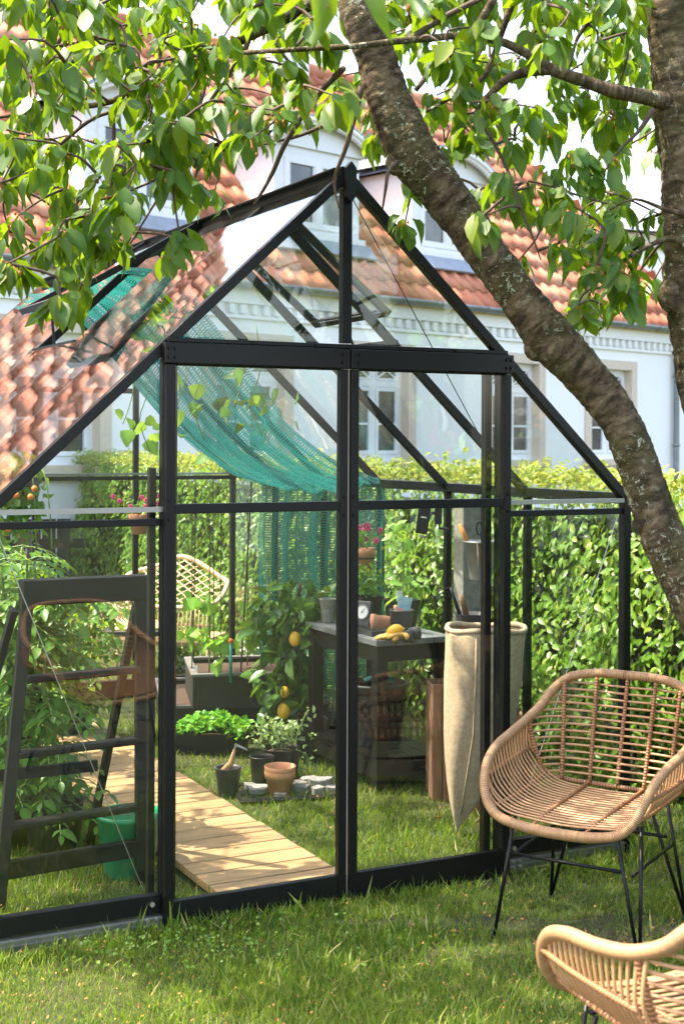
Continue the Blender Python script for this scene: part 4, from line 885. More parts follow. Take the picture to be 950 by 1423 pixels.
# white hydrangeas behind
for i,(px_,py_,D_,r_) in enumerate(((252,900,9.5,.11),(256,930,9.4,.12),(350,905,9.3,.10),(340,920,9.5,.09))):
    c=P(px_,py_,D_); t=empty('white_hydrangea',Vector((c.x,c.y,0)),0,['upper left white hydrangea beyond the planter','lower left white hydrangea beyond the planter','white hydrangea between the planter and the lemon tree','smaller white hydrangea behind the teal stake'][i],'flower')
    pp=blob(240,(0,0,c.z),(r_,r_,r_*.85),.75); scatter('petals',SMALL,pp,rdir(240),pp-np.array([0,0,c.z])+1e-3,rng.uniform(.018,.03,240),M['whiteflower'],t)
    pp=blob(120,(0,.02,max(.1,c.z-.12)),(r_*1.5,r_,.14),.3); leaves_at(t,pp,rng.uniform(.05,.08,120),M['hedgeleaf']); stems(t,[[(0,0,0),(.02,0,c.z*.6),(0,0,c.z)]],r=.005)
# --- lemon tree
lb=G(418,1052); t=pot('lemon_tree',lb,.105,.135,.19,M['greybucket'],'lemon tree with dark leaves and yellow fruits in a grey pot','tree')
q=MB()
for pts in ([(0,0,.15),(.012,0,.4),(-.02,.01,.65),(0,0,.85)],[(.01,0,.4),(.1,.02,.6),(.12,0,.75)],[(0,0,.5),(-.12,0,.62),(-.17,.02,.72)],[(0,0,.3),(-.08,-.03,.38),(-.12,-.05,.33)]): q.tube(spline(pts,5),.009,7)
q.build('trunk',M['twig'],t,True)
pp=np.vstack([blob(230,(-.03,0,.68),(.23,.17,.22),.5),blob(120,(-.05,-.02,.40),(.17,.14,.16),.4),blob(60,(-.07,-.05,.24),(.12,.1,.10),.4)]); 
leaves_at(t,pp,rng.uniform(.055,.125,len(pp)),M['darkleaf'],OVAL,down=.9,up=.8,nobj=160)
for px_,py_,r_ in ((411,888,.034),(397,962,.026),(396,988,.038)):
    c=P(px_,py_,6.68)-lb; q=MB(); q.ball(c,r_,14,10,(.85,.85,1.1)); q.build('lemon',M['lemon'],t,True)
# --- potting bench
bench=empty('potting_bench',W(.95,1.505,0),GROT,'black wooden potting bench with lower shelf against the right glass wall','bench')
bl,bw,bh=.69,.37,.676
for i in range(4):
    q=MB(); x0=-bw/2-.01+i*(bw+.02)/4; q.bb((x0+.001,-bl/2-.015,bh-.026),(x0+(bw+.02)/4-.001,bl/2+.015,bh)); q.build('top_board',M['benchtop'] if 'benchtop' in M else M.setdefault('benchtop',simple('slate_grey_bench_top',(.09,.10,.105),(.16,.17,.175),.45,10,.3,.002,scale=(9,1,1))),bench,bevel=.002)
q=MB(); q.bb((-bw/2+.015,-bl/2+.012,bh-.10),(bw/2-.015,-bl/2+.03,bh-.028)); q.bb((-bw/2+.012,-bl/2+.03,bh-.10),(-bw/2+.03,bl/2-.03,bh-.028)); q.bb((bw/2-.03,-bl/2+.03,bh-.10),(bw/2-.012,bl/2-.03,bh-.028)); q.build('apron',BW,bench)
for sx in (-1,1):
    for sy in (-1,1):
        q=MB(); q.bb((sx*bw/2-sx*.055,sy*bl/2-sy*.055,0),(sx*bw/2,sy*bl/2,bh-.028)); q.build('leg',BW,bench,bevel=.003)
for i in range(4):
    q=MB(); x0=-bw/2+.01+i*(bw-.02)/4; q.bb((x0+.003,-bl/2+.01,.13),(x0+(bw-.02)/4-.003,bl/2-.01,.15)); q.build('shelf_board',BW,bench)
q=MB(); q.bb((-bw/2+.005,-bl/2+.02,.06),(-bw/2+.035,bl/2-.02,.13)); q.bb((-bw/2+.035,-bl/2+.005,.07),(bw/2-.02,-bl/2+.03,.13)); q.build('shelf_rail',BW,bench)
def onb(px_,py_): return G(px_,py_,bh)
def tp_box(name,c,w0,w1,h,label,mat,cat='pot',rz=GROT):
    t=empty(name,c,rz,label,cat); q=MB(); q.lathe([(1e-4,0),(w0,0),(w1,h-.012),(w1*1.05,h-.012),(w1*1.05,h),(w1*.93,h),(w0*.95,h*.7),(1e-4,h*.72)],n=24,sq=8); q.build('pot_body',mat,t); return t
t=tp_box('seedling_pot',W(1.0,1.70,bh),.05,.062,.13,'square black pot of leafy seedlings at the back of the bench behind the dial',M['plastic'])
pp=blob(130,(0,0,.20),(.09,.08,.09),.3); leaves_at(t,pp,rng.uniform(.022,.045,130),M['midleaf'])
t=tp_box('seedling_pot',W(1.08,1.50,bh),.052,.066,.13,'square black pot with white label and tall pepper seedling on the bench',M['plastic'])
stems(t,[[(0,0,.09),(.01,0,.25),(0,0,.44)]],r=.004); pp=np.stack([rng.normal(size=34)*.06,rng.normal(size=34)*.05,rng.uniform(.12,.5,34)],1); leaves_at(t,pp,rng.uniform(.05,.10,34),M['paleleaf'],OVAL,down=.5,nobj=34)
q=MB(); q.bb((-.055,-.05,.11),(-.022,-.048,.175)); q.build('label_tag',M['dial'],t)
t=pot('packet_pot',W(.985,1.335,bh),.042,.056,.105,M['greybucket'],'round dark pot holding seed packets and a cork on the bench',sf=.7,soil=True)
t2=empty('seed_packet',W(.985,1.335,bh+.075),R(8),'blue seed packet with a picture standing in the round dark pot','packet')
M['packet']=simple('seed_packet_print',(.08,.45,.62),(.55,.75,.75),.45,35,0); M['packetpink']=simple('seed_packet_pink',(.75,.25,.25),(.85,.45,.4),.45,30,0)
q=MB(); q.box((.012,0,.045),(.062,.003,.085),m=Matrix.Rotation(R(12),3,'Y')); q.build('packet_sheet',M['packet'],t2)
t2=empty('seed_packet',W(.97,1.32,bh+.075),R(8),'small pink seed packet in front of the blue one in the round pot','packet'); q=MB(); q.box((-.008,-.004,.018),(.04,.003,.045),m=Matrix.Rotation(R(8),3,'Y')); q.build('packet_sheet',M['packetpink'],t2)
t2=empty('wooden_dibber',W(.955,1.335,bh+.07),0,'turned wooden dibber head in the round pot beside the packets','tool'); q=MB(); q.lathe([(1e-4,0),(.008,0),(.009,.03),(.005,.036),(.011,.046),(.008,.056),(1e-4,.058)],n=14); q.build('handle',M['handle'],t2,True)
# dial thermometer in dark case
t=empty('dial_thermometer',W(.905,1.545,bh),R(-30),'dark box with round white dial standing on the bench','thermometer')
q=MB(); q.box((0,0,.062),(.075,.03,.125),m=Matrix.Rotation(R(-12),3,'X')); q.build('case',M['greybucket'],t,bevel=.004)
mt=Matrix.Rotation(R(90-12),3,'X'); q=MB(); q.lathe([(1e-4,.018),(.029,.018),(.031,.0215),(.034,.0215),(.034,.012)],(0,0,.072),28,mt); q.build('dial_ring',M['alu'],t,True)
q=MB(); q.lathe([(1e-4,.0),(.0285,.0),(.0285,.0195),(1e-4,.0195)],(0,0,.072),28,mt); q.build('dial_face',M['dial'],t)
q=MB(); q.bar(mt@Vector((-.004,-.006,.0215))+Vector((0,0,.072)),mt@Vector((.012,.017,.0215))+Vector((0,0,.072)),.0025,.001,(0,-1,0)); q.lathe([(1e-4,.021),(.004,.021),(1e-4,.0235)],(0,0,.072),10,mt); q.build('needle',M['plastic'],t)
# fallen terracotta pot
t=empty('tipped_terracotta_pot',W(.905,1.39,bh),GROT,'small terracotta pot lying on its side on the bench','pot')
mt=Matrix.Rotation(R(-38),3,'Z')@Matrix.Rotation(R(-94),3,'Y'); q=MB(); q.lathe([(1e-4,-.05),(.027,-.05),(.037,.018),(.041,.018),(.042,.040),(.037,.040),(.026,-.035),(1e-4,-.042)],(0,0,.043),28,mt); q.build('pot_body',M['terra'],t,True)
t=empty('lemon',W(.862,1.17,bh+.038),0,'yellow lemon lying on the garden gloves','lemon'); q=MB(); q.lathe([(1e-4,-.043),(.006,-.038),(.018,-.028),(.026,-.01),(.027,.005),(.021,.023),(.008,.034),(.005,.04),(1e-4,.042)],(0,0,.0),20,Matrix.Rotation(R(80),3,'Y')); q.build('lemon_skin',M['lemon'],t,True)
t=empty('garden_gloves',W(.86,1.16,bh),R(6),'pair of mustard yellow garden gloves at the front corner of the bench','gloves')
for kx,(ox,oz,rz_) in enumerate(((0,.012,R(-8)),(.03,.022,R(14)))):
    q=MB(); A=Matrix.Rotation(rz_,3,'Z')
    q.ball((ox,0,oz),.035,14,8,(1.25,.8,.33),A)
    for f_,(yy,L3) in enumerate(((-.026,.055),(-.01,.065),(.008,.06),(.022,.048))): q.tube([A@Vector((-.02,yy*.8,0))+Vector((ox,0,oz)),A@Vector((-.05-L3*.35,yy*1.25,-.003))+Vector((ox,0,oz)),A@Vector((-.055-L3*.6,yy*1.5,-.008))+Vector((ox,0,oz))],[.011,.010,.006],8)
    q.tube([A@Vector((0,-.02,0))+Vector((ox,0,oz)),A@Vector((.0,-.05,-.004))+Vector((ox,0,oz)),A@Vector((-.012,-.07,-.008))+Vector((ox,0,oz))],[.012,.011,.008],8)
    q.build('glove',M['glove'],t,True)
    q=MB(); q.tube([A@Vector((.03,0,0))+Vector((ox,0,oz)),A@Vector((.075,0,.003))+Vector((ox,0,oz))],[.026,.030],12); o=q.build('cuff',M['darkcloth'],t,True)
t=empty('seed_tray',W(.83,1.43,bh),GROT,'shallow grey tray on the bench in front of the dial','tray'); q=MB(); q.bb((-.035,-.16,0),(.035,.11,.006)); 
for a,b2 in (((-.035,-.16,.006),(-.03,.11,.024)),((.03,-.16,.006),(.035,.11,.024)),((-.03,-.16,.006),(.03,-.155,.024)),((-.03,.105,.006),(.03,.11,.024))): q.bb(a,b2)
q.build('tray_body',M['greybucket'],t)
pot('grey_pot',W(.84,1.79,bh),.03,.042,.115,M['concrete'],'slim grey pot at the left end of the bench behind the door posts')
# big bucket on the shelf
t=empty('storage_tub',W(.93,1.46,.151),0,'large dark grey tub with patterned sides on the bench shelf','tub')
q=MB(); q.lathe([(1e-4,0),(.105,0),(.11,.01),(.135,.27),(.142,.272),(.142,.285),(.133,.285),(.105,.02),(1e-4,.02)],n=32); tb=q.build('tub_body',M['greybucket'],t,True)
q=MB()
for z in (.15,.18,.21):
    for j in range(22): a=2*math.pi*(j+.5*(round(z*100)%2))/22; rr=.11+.025*z/.27+.004; q.box((rr*math.cos(a),rr*math.sin(a),z),(.006,.018,.014),a)
q.build('side_pattern',M['plastic'],t,kind='stuff'); q=MB(); q.tube([(-.06,0,.29),(0,.02,.31),(.07,0,.29)],.012,8); q.build('hose_end',M['teal'],t,True)
for i,(u_,v_,w_,h_,rz_) in enumerate(((1.02,1.02,.13,.50,8),(1.09,.70,.20,.42,-4))):
    t=empty('wooden_crate',W(u_,v_,0),GROT+R(rz_-30),['brown wooden crate on end between bench and jute sack','brown wooden crate low behind the jute sack'][i],'crate')
    nb=3
    for k_ in range(nb):
        for yy in (-.09,.09): q=MB(); q.rn=random.random(); x0=-w_/2+k_*w_/nb; q.bb((x0+.002,yy-.006,0),(x0+w_/nb-.002,yy+.006,h_+random.uniform(-.004,.004))); q.build('slat',M['crate'],t)
    q=MB(); q.bb((-w_/2,-.084,0),(-w_/2+.012,.084,h_-.01)); q.bb((w_/2-.012,-.084,0),(w_/2,.084,h_-.01)); q.build('crate_side',M['crate'],t)
# --- concrete post with hanging bucket
pc=W(1.05,.86,0); t=empty('concrete_post',pc,GROT,'grey weathered post standing inside the right glass wall','post'); q=MB(); q.bb((-.06,-.04,0),(.06,.04,1.30)); q.build('post_shaft',M['concrete'],t,bevel=.006)
bc=W(.98,.80,.0); bc=P(668,752,5.62); t=empty('zinc_bucket',bc,0,'small grey bucket hung on the weathered post with tools inside','bucket')
q=MB(); q.lathe([(1e-4,-.155),(.042,-.155),(.044,-.15),(.066,-.004),(.071,-.002),(.071,.004),(.064,.004),(.04,-.14),(1e-4,-.14)],n=26); q.build('bucket_body',M['zinc'],t,True)
q=MB(); q.tube([(-.02,-.07,.0),(-.018,-.074,-.05),(-.017,-.066,-.09)],.003,5); q.build('twine',M['burlap'],t)
t=empty('scissors',bc+Vector((.01,-.02,.0)),0,'black handled scissors sticking out of the hung bucket','scissors')
for s in (-1,1):
    q=MB(); q.tube([(s*.018+.011*math.cos(a)*1.0,0,.055+.026*math.sin(a)) for a in np.linspace(0,2*math.pi,15)[:-1]],.0035,6,closed=True); q.tube([(s*.012,0,.03),(-s*.004,0,-.05)],.004,6); q.build('handle',M['plastic'],t,True)
t=empty('folding_saw',bc+Vector((-.055,-.01,.0)),0,'orange wooden handled tool leaning out of the hung bucket','tool'); q=MB(); q.tube([(.01,0,-.04),(-.012,0,.03),(-.032,0,.072)],[.007,.010,.008],8); q.build('handle',M['orangewood'] if 'orangewood' in M else M.setdefault('orangewood',simple('orange_tool_wood',(.50,.18,.03),(.62,.26,.06),.5,15,.1,.001)),t,True)
# wall tools lower down
c=P(655,868,5.75); t=empty('tool_holder',c,0,'dark tool pocket with hand rake and wooden handles above the jute sack','tool holder')
q=MB(); q.lathe([(1e-4,-.03),(.05,-.03),(.065,.05),(.06,.05),(1e-4,-.01)],n=20,sq=5); q.build('holder_body',M['greybucket'],t)
q=MB(); q.tube([(-.03,0,.0),(-.07,0,.11),(-.085,0,.155)],[.008,.007,.006],8)
for k_ in range(3): q.tube([(-.085+k_*.002,0,.155-k_*.016),(-.12,-.01,.150-k_*.016),(-.145,-.02,.138-k_*.016)],.003,6)
q.build('hand_rake',M['plastic'],t,True)
q=MB(); q.tube([(-.015,0,.03),(-.035,0,.1),(-.04,0,.125)],[.012,.011,.009],8); q.build('handle',M['crate'],t,True)
q=MB(); q.tube([(-.03,-.05,.0),(.06,-.05,.05)],.004,6); q.build('cane_stick',M['handle'],t,True)
# hanging black sprayer / clamp
c=P(588,722,6.0); t=empty('clamp_tool',c,0,'black tool with small white mark hanging from the eave above the bench','tool')
q=MB(); q.box((0,0,0),(.052,.02,.12),m=Matrix.Rotation(R(8),3,'Y')); q.build('tool_body',M['plastic'],t,bevel=.004)
q=MB(); q.box((.002,-.0115,.012),(.024,.001,.006),m=Matrix.Rotation(R(8),3,'Y')); q.build('print_mark',M['dial'],t)
q=MB(); q.tube([(-.02,0,-.065),(.0,0,-.075),(.02,0,-.07)],.005,6); q.build('clip',M['steel'],t,True)
q=MB(); q.box((.065,0,.02),(.03,.025,.075)); q.tube([(.04,0,.03),(.065,0,.03)],.008,6); q.tube([(.07,0,-.01),(.07,0,-.035),(.11,0,-.04)],.006,6); q.build('bracket',M['plastic'],t)
# --- jute sack
rc=P(676,872,5.45); t=empty('jute_sack',rc,0,'tall natural jute sack with rolled rim hanging inside the right door','sack')
q=MB(); n=72; prof=[(.155,-.00),(.157,-.02),(.152,-.10),(.150,-.20),(.145,-.30),(.137,-.40),(.120,-.50),(.098,-.58),(.07,-.66),(.04,-.72),(.012,-.765)]
vs=[]
for i,(r_,z) in enumerate(prof):
    f_=i/(len(prof)-1)
    for j in range(n):
        a=2*math.pi*j/n; fold=1+(.02+.05*f_)*math.sin(3*a+1+2*f_)+.09*f_*f_*math.sin(5*a+.5)+.018*math.sin(9*a+5*f_)+.012*math.sin(4*a-14*f_)
        sx=-.07*f_*f_
        vs.append((r_*fold*math.cos(a)+sx-.035*f_,r_*fold*.8*math.sin(a),z+ (.03*math.cos(a-.8)*f_)))
fs=[(i*n+j,(i+1)*n+j,(i+1)*n+(j+1)%n,i*n+(j+1)%n) for i in range(len(prof)-1) for j in range(n)]; fs.append(tuple((len(prof)-1)*n+j for j in range(n)))
q._add(vs,fs); o=q.build('sack_body',M['burlap'],t,True); sd=o.modifiers.new('s','SOLIDIFY'); sd.thickness=.005
q=MB(); q.tube([(.153*math.cos(a),.153*.8*math.sin(a),.006*math.sin(3*a)) for a in np.linspace(0,2*math.pi,37)[:-1]],[.011+.0015*math.sin(k_*2.1) for k_ in range(36)],9,closed=True); q.build('rolled_rim',M['burlap'],t,True)
q=MB(); q.tube([(-.05,-.121,-.02),(-.052,-.123,-.2),(-.06,-.118,-.4),(-.085,-.095,-.58),(-.10,-.05,-.72)],.0035,5); q.build('seam',M['burlap'],t,True)
q=MB(); q.tube([(.0,.12,-.01),(.03,.2,.10)],.004,5); q.build('hanging_cord',M['burlap'],t)
# --- shade net
net=empty('shade_net',W(1.0,2.6,0),GROT,'teal shade net draped under the roof and down the right glass wall','shade net')
vs=[];ls=[];rs=[];NA,NB=110,70
path_=[(-.30,2.27),(-.05,2.28),(.15,2.14),(.40,1.86),(.65,1.60),(.90,1.42),(1.10,1.335),(1.135,1.30),(1.12,1.0),(1.13,.6),(1.12,.05)]
sp_=spline(path_,10)
# even arc length
ac=[0]
for i in range(1,len(sp_)): ac.append(ac[-1]+float(np.linalg.norm(sp_[i]-sp_[i-1])))
for i in range(len(sp_)):
    u_,z_=sp_[i]; tot=ac[i]
    fdrop=min(1,max(0,(1.3-z_)/1.2)) if u_>1.0 else 0
    for j in range(NA+1):
        f_=j/NA; v_=1.82+1.42*f_ + (.12 if u_<.6 else 0)*(f_-.5)
        off=.045*math.sin(f_*25)+.022*math.sin(f_*53+1)+.012*math.sin(f_*90+tot*3)
        sag=-.10*math.sin(math.pi*f_)*math.exp(-((u_-.5)/.5)**2)
        if u_>1.08 and z_<1.31: uu_,zz=u_+off*.9,z_
        else: uu_,zz=u_+off*.3,z_+off*.7+sag
        vs.append((uu_-1.0,v_-2.6,zz)); ls.append(tot); rs.append(f_*1.42)
fs=[(i*(NA+1)+j,i*(NA+1)+j+1,(i+1)*(NA+1)+j+1,(i+1)*(NA+1)+j) for i in range(len(sp_)-1) for j in range(NA)]
q=MB(); q._add(vs,fs,ls); q.r=rs; q.build('net_cloth',M['net'],net,True)
# a vine under the net at upper left of the left door
for i,(px_,py_,D_,r_,k_,lab) in enumerate(((355,560,6.2,.16,16,'leafy vine shoot hanging below the roof beside the shade net'),(200,585,6.6,.12,12,'thin vine with few round leaves left of the left door'),(275,565,6.0,.17,16,'cluster of broad vine leaves behind the top of the left door'))):
    c=P(px_,py_,D_); t=empty('hanging_vine',c,0,lab,'plant'); pp=np.stack([rng.normal(size=k_)*r_*.6,rng.normal(size=k_)*.06,rng.normal(size=k_)*r_*.8],1); d=rdir(k_,1.0); lm=tpl_mesh('leaf',HEART,(M['darkleaf'],M['paleleaf'],M['midleaf'])[i]); leaf_objects('leaf',lm,pp,d,rdir(k_,-.2),rng.uniform(.05,.095,k_),t)
    stems(t,[[(0,0,.35),(.02,0,.15),(-.02,0,0),(.03,0,-.15)],[(-.03,0,.3),(-.06,0,.1),(-.1,0,-.02)]],r=.0025)
from mathutils import noise as mnoise
# ================================================================ wicker chairs
def make_chair(label):
    t=empty('wicker_chair',(0,0,0),0,label,'chair','rattan armchairs with black wire legs')
    half=[(0,.315,.800),(.13,.31,.797),(.225,.285,.775),(.275,.245,.725),(.30,.19,.668),(.322,.11,.628),(.335,0,.600),(.338,-.12,.578),(.332,-.21,.540),(.318,-.262,.480),(.290,-.285,.420),(.235,-.292,.375),(.13,-.285,.352),(0,-.28,.346)]
    lefts=[(-x,y,z) for x,y,z in half[1:-1]][::-1]
    loop=half+lefts
    q=MB(); pts=spline(loop,9,closed=True); q.tube(pts,.0175,14,closed=True); q.build('rim',M['wrap'],t,True)
    A=[Vector(p) for p in spline(half,12)]
    def rim_at_y(y,lo=.44):
        # arm part of the rim on +x side, between back junction and front curve
        best=min((p for p in A if p.z>lo and p.y<.2),key=lambda p:abs(p.y-y)); return best
    # side + seat canes (U shaped, left to right)
    seatw=.235
    ys=np.linspace(-.262,.155,18)
    for y in ys:
        r_=rim_at_y(y); k=(y+.232)/.387
        zs=.372+.012*k; 
        dz=r_.z-zs; hp=[(r_.x,y if y>-.2 else r_.y,r_.z),(.322+.004*k,y+.005,zs+dz*.60),(.295,y+.010,zs+dz*.34),(.245,y+.014,zs+dz*.12),(.17,y+.016,zs+.004),(0,y+.016,zs-.004)]
        nar=1-.10*max(0,(-.215-y)/.05)
        hp=[hp[0]]+[(a*nar,b-.004*max(0,(-.215-y)/.05),c) for a,b,c in hp[1:]]
        full=hp+[(-a,b,c) for a,b,c in hp[:-1]][::-1]
        q=MB(); q.rn=random.random(); q.tube(spline(full,5),.0043,7); q.build('seat_cane',M['cane'],t,True)
    # back canes
    for i in range(14):
        z=.425+i*.0255; f_=i/13
        # where the rim is at this height
        ex=.262+.03*f_; ey=.135+.03*f_
        if z>.632:
            rp=min((p for p in A if p.y>.1),key=lambda p:abs(p.z-z)); ex,ey=rp.x,rp.y
        else:
            for (xa,ya,za),(xb,yb_,zb_) in zip([(.262,.165,.42),(.283,.145,.48),(.305,.14,.56)],[(.283,.145,.48),(.305,.14,.56),(.322,.135,.633)]):
                if za<=z<=zb_: k_=(z-za)/(zb_-za); ex=xa+(xb-xa)*k_; ey=ya+(yb_-ya)*k_
        yc=.215+.095*f_
        ex2=ex
        full=[(-ex2,ey,z),(-ex2*.82,ey+(yc-ey)*.62,z),(-ex2*.45,ey+(yc-ey)*.93,z-.002),(0,yc,z-.004),(ex2*.45,ey+(yc-ey)*.93,z-.002),(ex2*.82,ey+(yc-ey)*.62,z),(ex2,ey,z)]
        q=MB(); q.rn=random.random(); q.tube(spline(full,4),.0046,7); q.build('back_cane',M['cane'],t,True)
    # bound uprights of the back
    for x in (-.205,-.105,0,.105,.205):
        k=1-(x/.30)**2*.9
        pts=[]
        for f_ in np.linspace(0,1,7):
            z=.40+f_*.385-(0.012 if abs(x)>.2 else 0)*f_; ey=.135+.03*f_; yc=.215+.095*f_; y=ey+(yc-ey)*k; pts.append((x*(1+.10*f_),y,z))
        q=MB(); q.rn=random.random(); q.tube(spline(pts,4),.0078,8); q.build('back_upright',M['bind'],t,True)
    # junction posts between side and back, and seat edge at the back
    for s in (-1,1):
        q=MB(); q.tube(spline([(s*.322,.135,.632),(s*.305,.14,.56),(s*.283,.145,.48),(s*.262,.165,.42),(s*.20,.20,.395),(s*.1,.215,.388),(0,.22,.386)],5),.0095,9); q.build('junction_post',M['bind'],t,True)
        q=MB(); q.tube(spline([(s*.330,-.262,.49),(s*.334,-.12,.497),(s*.330,.0,.505),(s*.318,.14,.515)],5),.0072,8); q.build('side_binder',M['bind'],t,True)
        q=MB(); q.tube(spline([(s*.272,-.282,.405),(s*.268,-.15,.402),(s*.262,.0,.406),(s*.262,.16,.42)],5),.0068,8); q.build('side_binder',M['bind'],t,True)
        q=MB(); q.tube(spline([(s*.105,-.28,.362),(s*.105,-.12,.378),(s*.105,.05,.386),(s*.105,.21,.396)],5),.0065,8); q.build('seat_binder',M['bind'],t,True)
    # wire legs
    F_=M['frame']
    for sx in (-1,1):
        for sy in (-1,1):
            ft=(sx*.235,sy*.225-.005,0.003); q=MB()
            if sy<0: tops=[(sx*.165,-.235,.352),(sx*.205,-.135,.368)]
            else: tops=[(sx*.19,.15,.375),(sx*.115,.175,.378)]
            q.tube([tops[0],ft],.0058,7); q.tube([ft,tops[1]],.0058,7); q.tube([(ft[0],ft[1],-.012),(ft[0],ft[1],.012)],.010,8); q.build('leg',F_,t,True)
    for s in (-1,1):
        q=MB(); q.tube([(s*.196,-.185,.235),(s*.205,.17,.245)],.0052,6); q.build('stretcher',F_,t,True)
    q=MB(); q.tube([(-.188,-.232,.255),(.188,-.232,.255)],.0052,6); q.build('stretcher',F_,t,True)
    q=MB(); q.tube([(-.18,.18,.26),(.18,.18,.26)],.0052,6); q.tube([(-.205,-.16,.366),(.205,-.16,.366)],.006,6); q.tube([(-.19,.15,.374),(.19,.15,.374)],.006,6); q.build('seat_support',F_,t,True)
    return t
ch=make_chair('wicker armchair on black wire legs standing by the right corner of the greenhouse')
for o in ch.children:
    shell=not any(k in o.name for k in ('leg','stretcher','support'))
    for v in o.data.vertices:
        z=v.co.z; v.co.z=.375+(z-.346)*.859 if z>.346 else z*1.084
        if shell: v.co.x*=.80+.09*max(0,min(1,(v.co.y+.28)/.42))
ch.location=(.80,4.40,0); ch.rotation_euler=(0,0,R(-31.5))
c2=copy_tree(ch); c2['label']='nearest wicker armchair seen from behind its arm at the bottom right corner'; c2.location=(.755,2.74,0); c2.rotation_euler=(0,0,R(201.1))
# ---------------------------------------------------------------- pale rattan bench beyond the greenhouse
bc=P(235,840,9.1); t=empty('rattan_lounge_seat',Vector((bc.x,bc.y,0)),R(-14),'pale rattan lounge seat with lattice back beyond the rear glass','lounge chair')
zc=lambda py:EYE-(py-612)/F*9.1
xr=lambda px:(px-235)/F*9.1
out=[(-.36,0,.40),(-.36,.12,.62),(-.16,.20,.70),(.03,.22,.765),(.30,.18,.64),(.37,.1,.60),(.335,0,.50),(.20,-.04,.465),(0,-.05,.455),(-.2,-.04,.46)]
q=MB(); q.tube(spline(out,6,closed=True),.016,9,closed=True); q.build('rim',M['pale_rattan'],t,True)
PB=[(-.36,.45),(-.36,.62),(-.16,.70),(.03,.765),(.30,.64),(.37,.60),(.335,.50),(.20,.465),(-.2,.46)]
def inside(x,z):
    c_=False;n=len(PB)
    for i in range(n):
        x1,z1=PB[i];x2,z2=PB[(i+1)%n]
        if (z1>z)!=(z2>z) and x<(x2-x1)*(z-z1)/(z2-z1)+x1: c_=not c_
    return c_
def latt(x,z): return (x,-.04+.26*max(0,min(1,(z-.46)/.3)),z)
for sg in (1,-1):
    for o_ in np.arange(-1.2,1.3,.044):
        seg=[]
        for x in np.arange(-.38,.39,.01):
            z=.6+sg*.55*x+o_
            if inside(x,z): seg.append(latt(x,z))
        if len(seg)>2: q=MB(); q.rn=random.random(); q.tube(seg[::3]+[seg[-1]],.0042,5); q.build('lattice_cane',M['pale_rattan'],t,True)
for x in np.arange(-.38,.32,.028):
    q=MB(); q.rn=random.random(); q.tube(spline([(x,-.05,.455),(x,-.07,.34),(x*.97,-.05,.22)],3),.0052,5); q.build('side_cane',M['pale_rattan'],t,True)
q=MB(); q.tube([(-.39,-.06,.35),(.33,-.06,.35)],.008,6); q.tube([(-.38,-.05,.22),(.32,-.05,.22)],.012,8); q.build('lower_rail',M['pale_rattan'],t,True)
q=MB(); q.box((-.02,.10,.25),(.66,.34,.03)); q.build('seat',M['pale_rattan'],t)
for x in (-.33,.28):
    for y in (-.04,.24): q=MB(); q.tube([(x,y,.24),(x*1.05,y*1.1,0)],.012,7); q.build('leg',M['pale_rattan'],t,True)
# second low seat with slatted side to the left
bc=P(172,860,8.9); t=empty('rattan_lounge_seat',Vector((bc.x,bc.y,0)),R(6),'pale rattan seat with curved upright canes behind the ladder','lounge chair')
for i,x in enumerate(np.linspace(-.17,.17,14)):
    q=MB(); q.rn=random.random(); q.tube(spline([(x,.0,.56),(x,.01,.46),(x+.03,-.03,.40),(x+.12,-.15,.36)],4),.0055,5); q.build('back_cane',M['pale_rattan'],t,True)
q=MB(); q.tube([(-.19,0,.565),(.19,0,.565)],.014,8); q.tube([(-.17,.0,.45),(.19,0,.45)],.008,6); q.tube([(-.06,-.15,.355),(.3,-.15,.355)],.012,8); q.tube([(-.19,0,.57),(-.19,.02,.0)],.013,8); q.tube([(.19,0,.57),(.19,.02,.0)],.013,8); q.build('rim',M['pale_rattan'],t,True)
q=MB(); q.box((.08,-.08,.33),(.36,.26,.03)); q.build('seat',M['darkcloth'],t)
# ================================================================ CHERRY TREE
base=Vector((1.42,4.32,0)); tree=empty('cherry_tree',base,0,'old cherry tree with leaning lichen covered trunk and leafy branches over the greenhouse','tree'); bo=np.array(base)
def limb(pts,name,mat=None,n=14,jit=.0,sub=6):
    """pts = (px,py,D,r)"""
    P4=[(*P(a,b,c),r) for a,b,c,r in pts]; sp=spline(P4,sub)
    pp=[Vector(p[:3])-base for p in sp]; rr=[p[3] for p in sp]
    q=MB(); q.tube(pp,rr,n); 
    if jit:
        vs=[]
        for i,v in enumerate(q.v):
            ring=i//n; c_=pp[ring]; d_=Vector(v)-c_; vv_=Vector(v)
            if jit==1: w_=.10*mnoise.noise(vv_*9)+.055*mnoise.noise(vv_*28)+.055*mnoise.noise(Vector((vv_.x*30,vv_.y*30,vv_.z*90)))+.03*mnoise.noise(vv_*95)
            else: w_=jit*(2*mnoise.noise(vv_*22)+mnoise.noise(vv_*60))
            vs.append(tuple(c_+d_*(1+w_)))
        q.v=vs
    q.build(name,mat or M['bark'],tree,True); return np.array([p[:3] for p in sp]),np.array(rr)
skel=[]
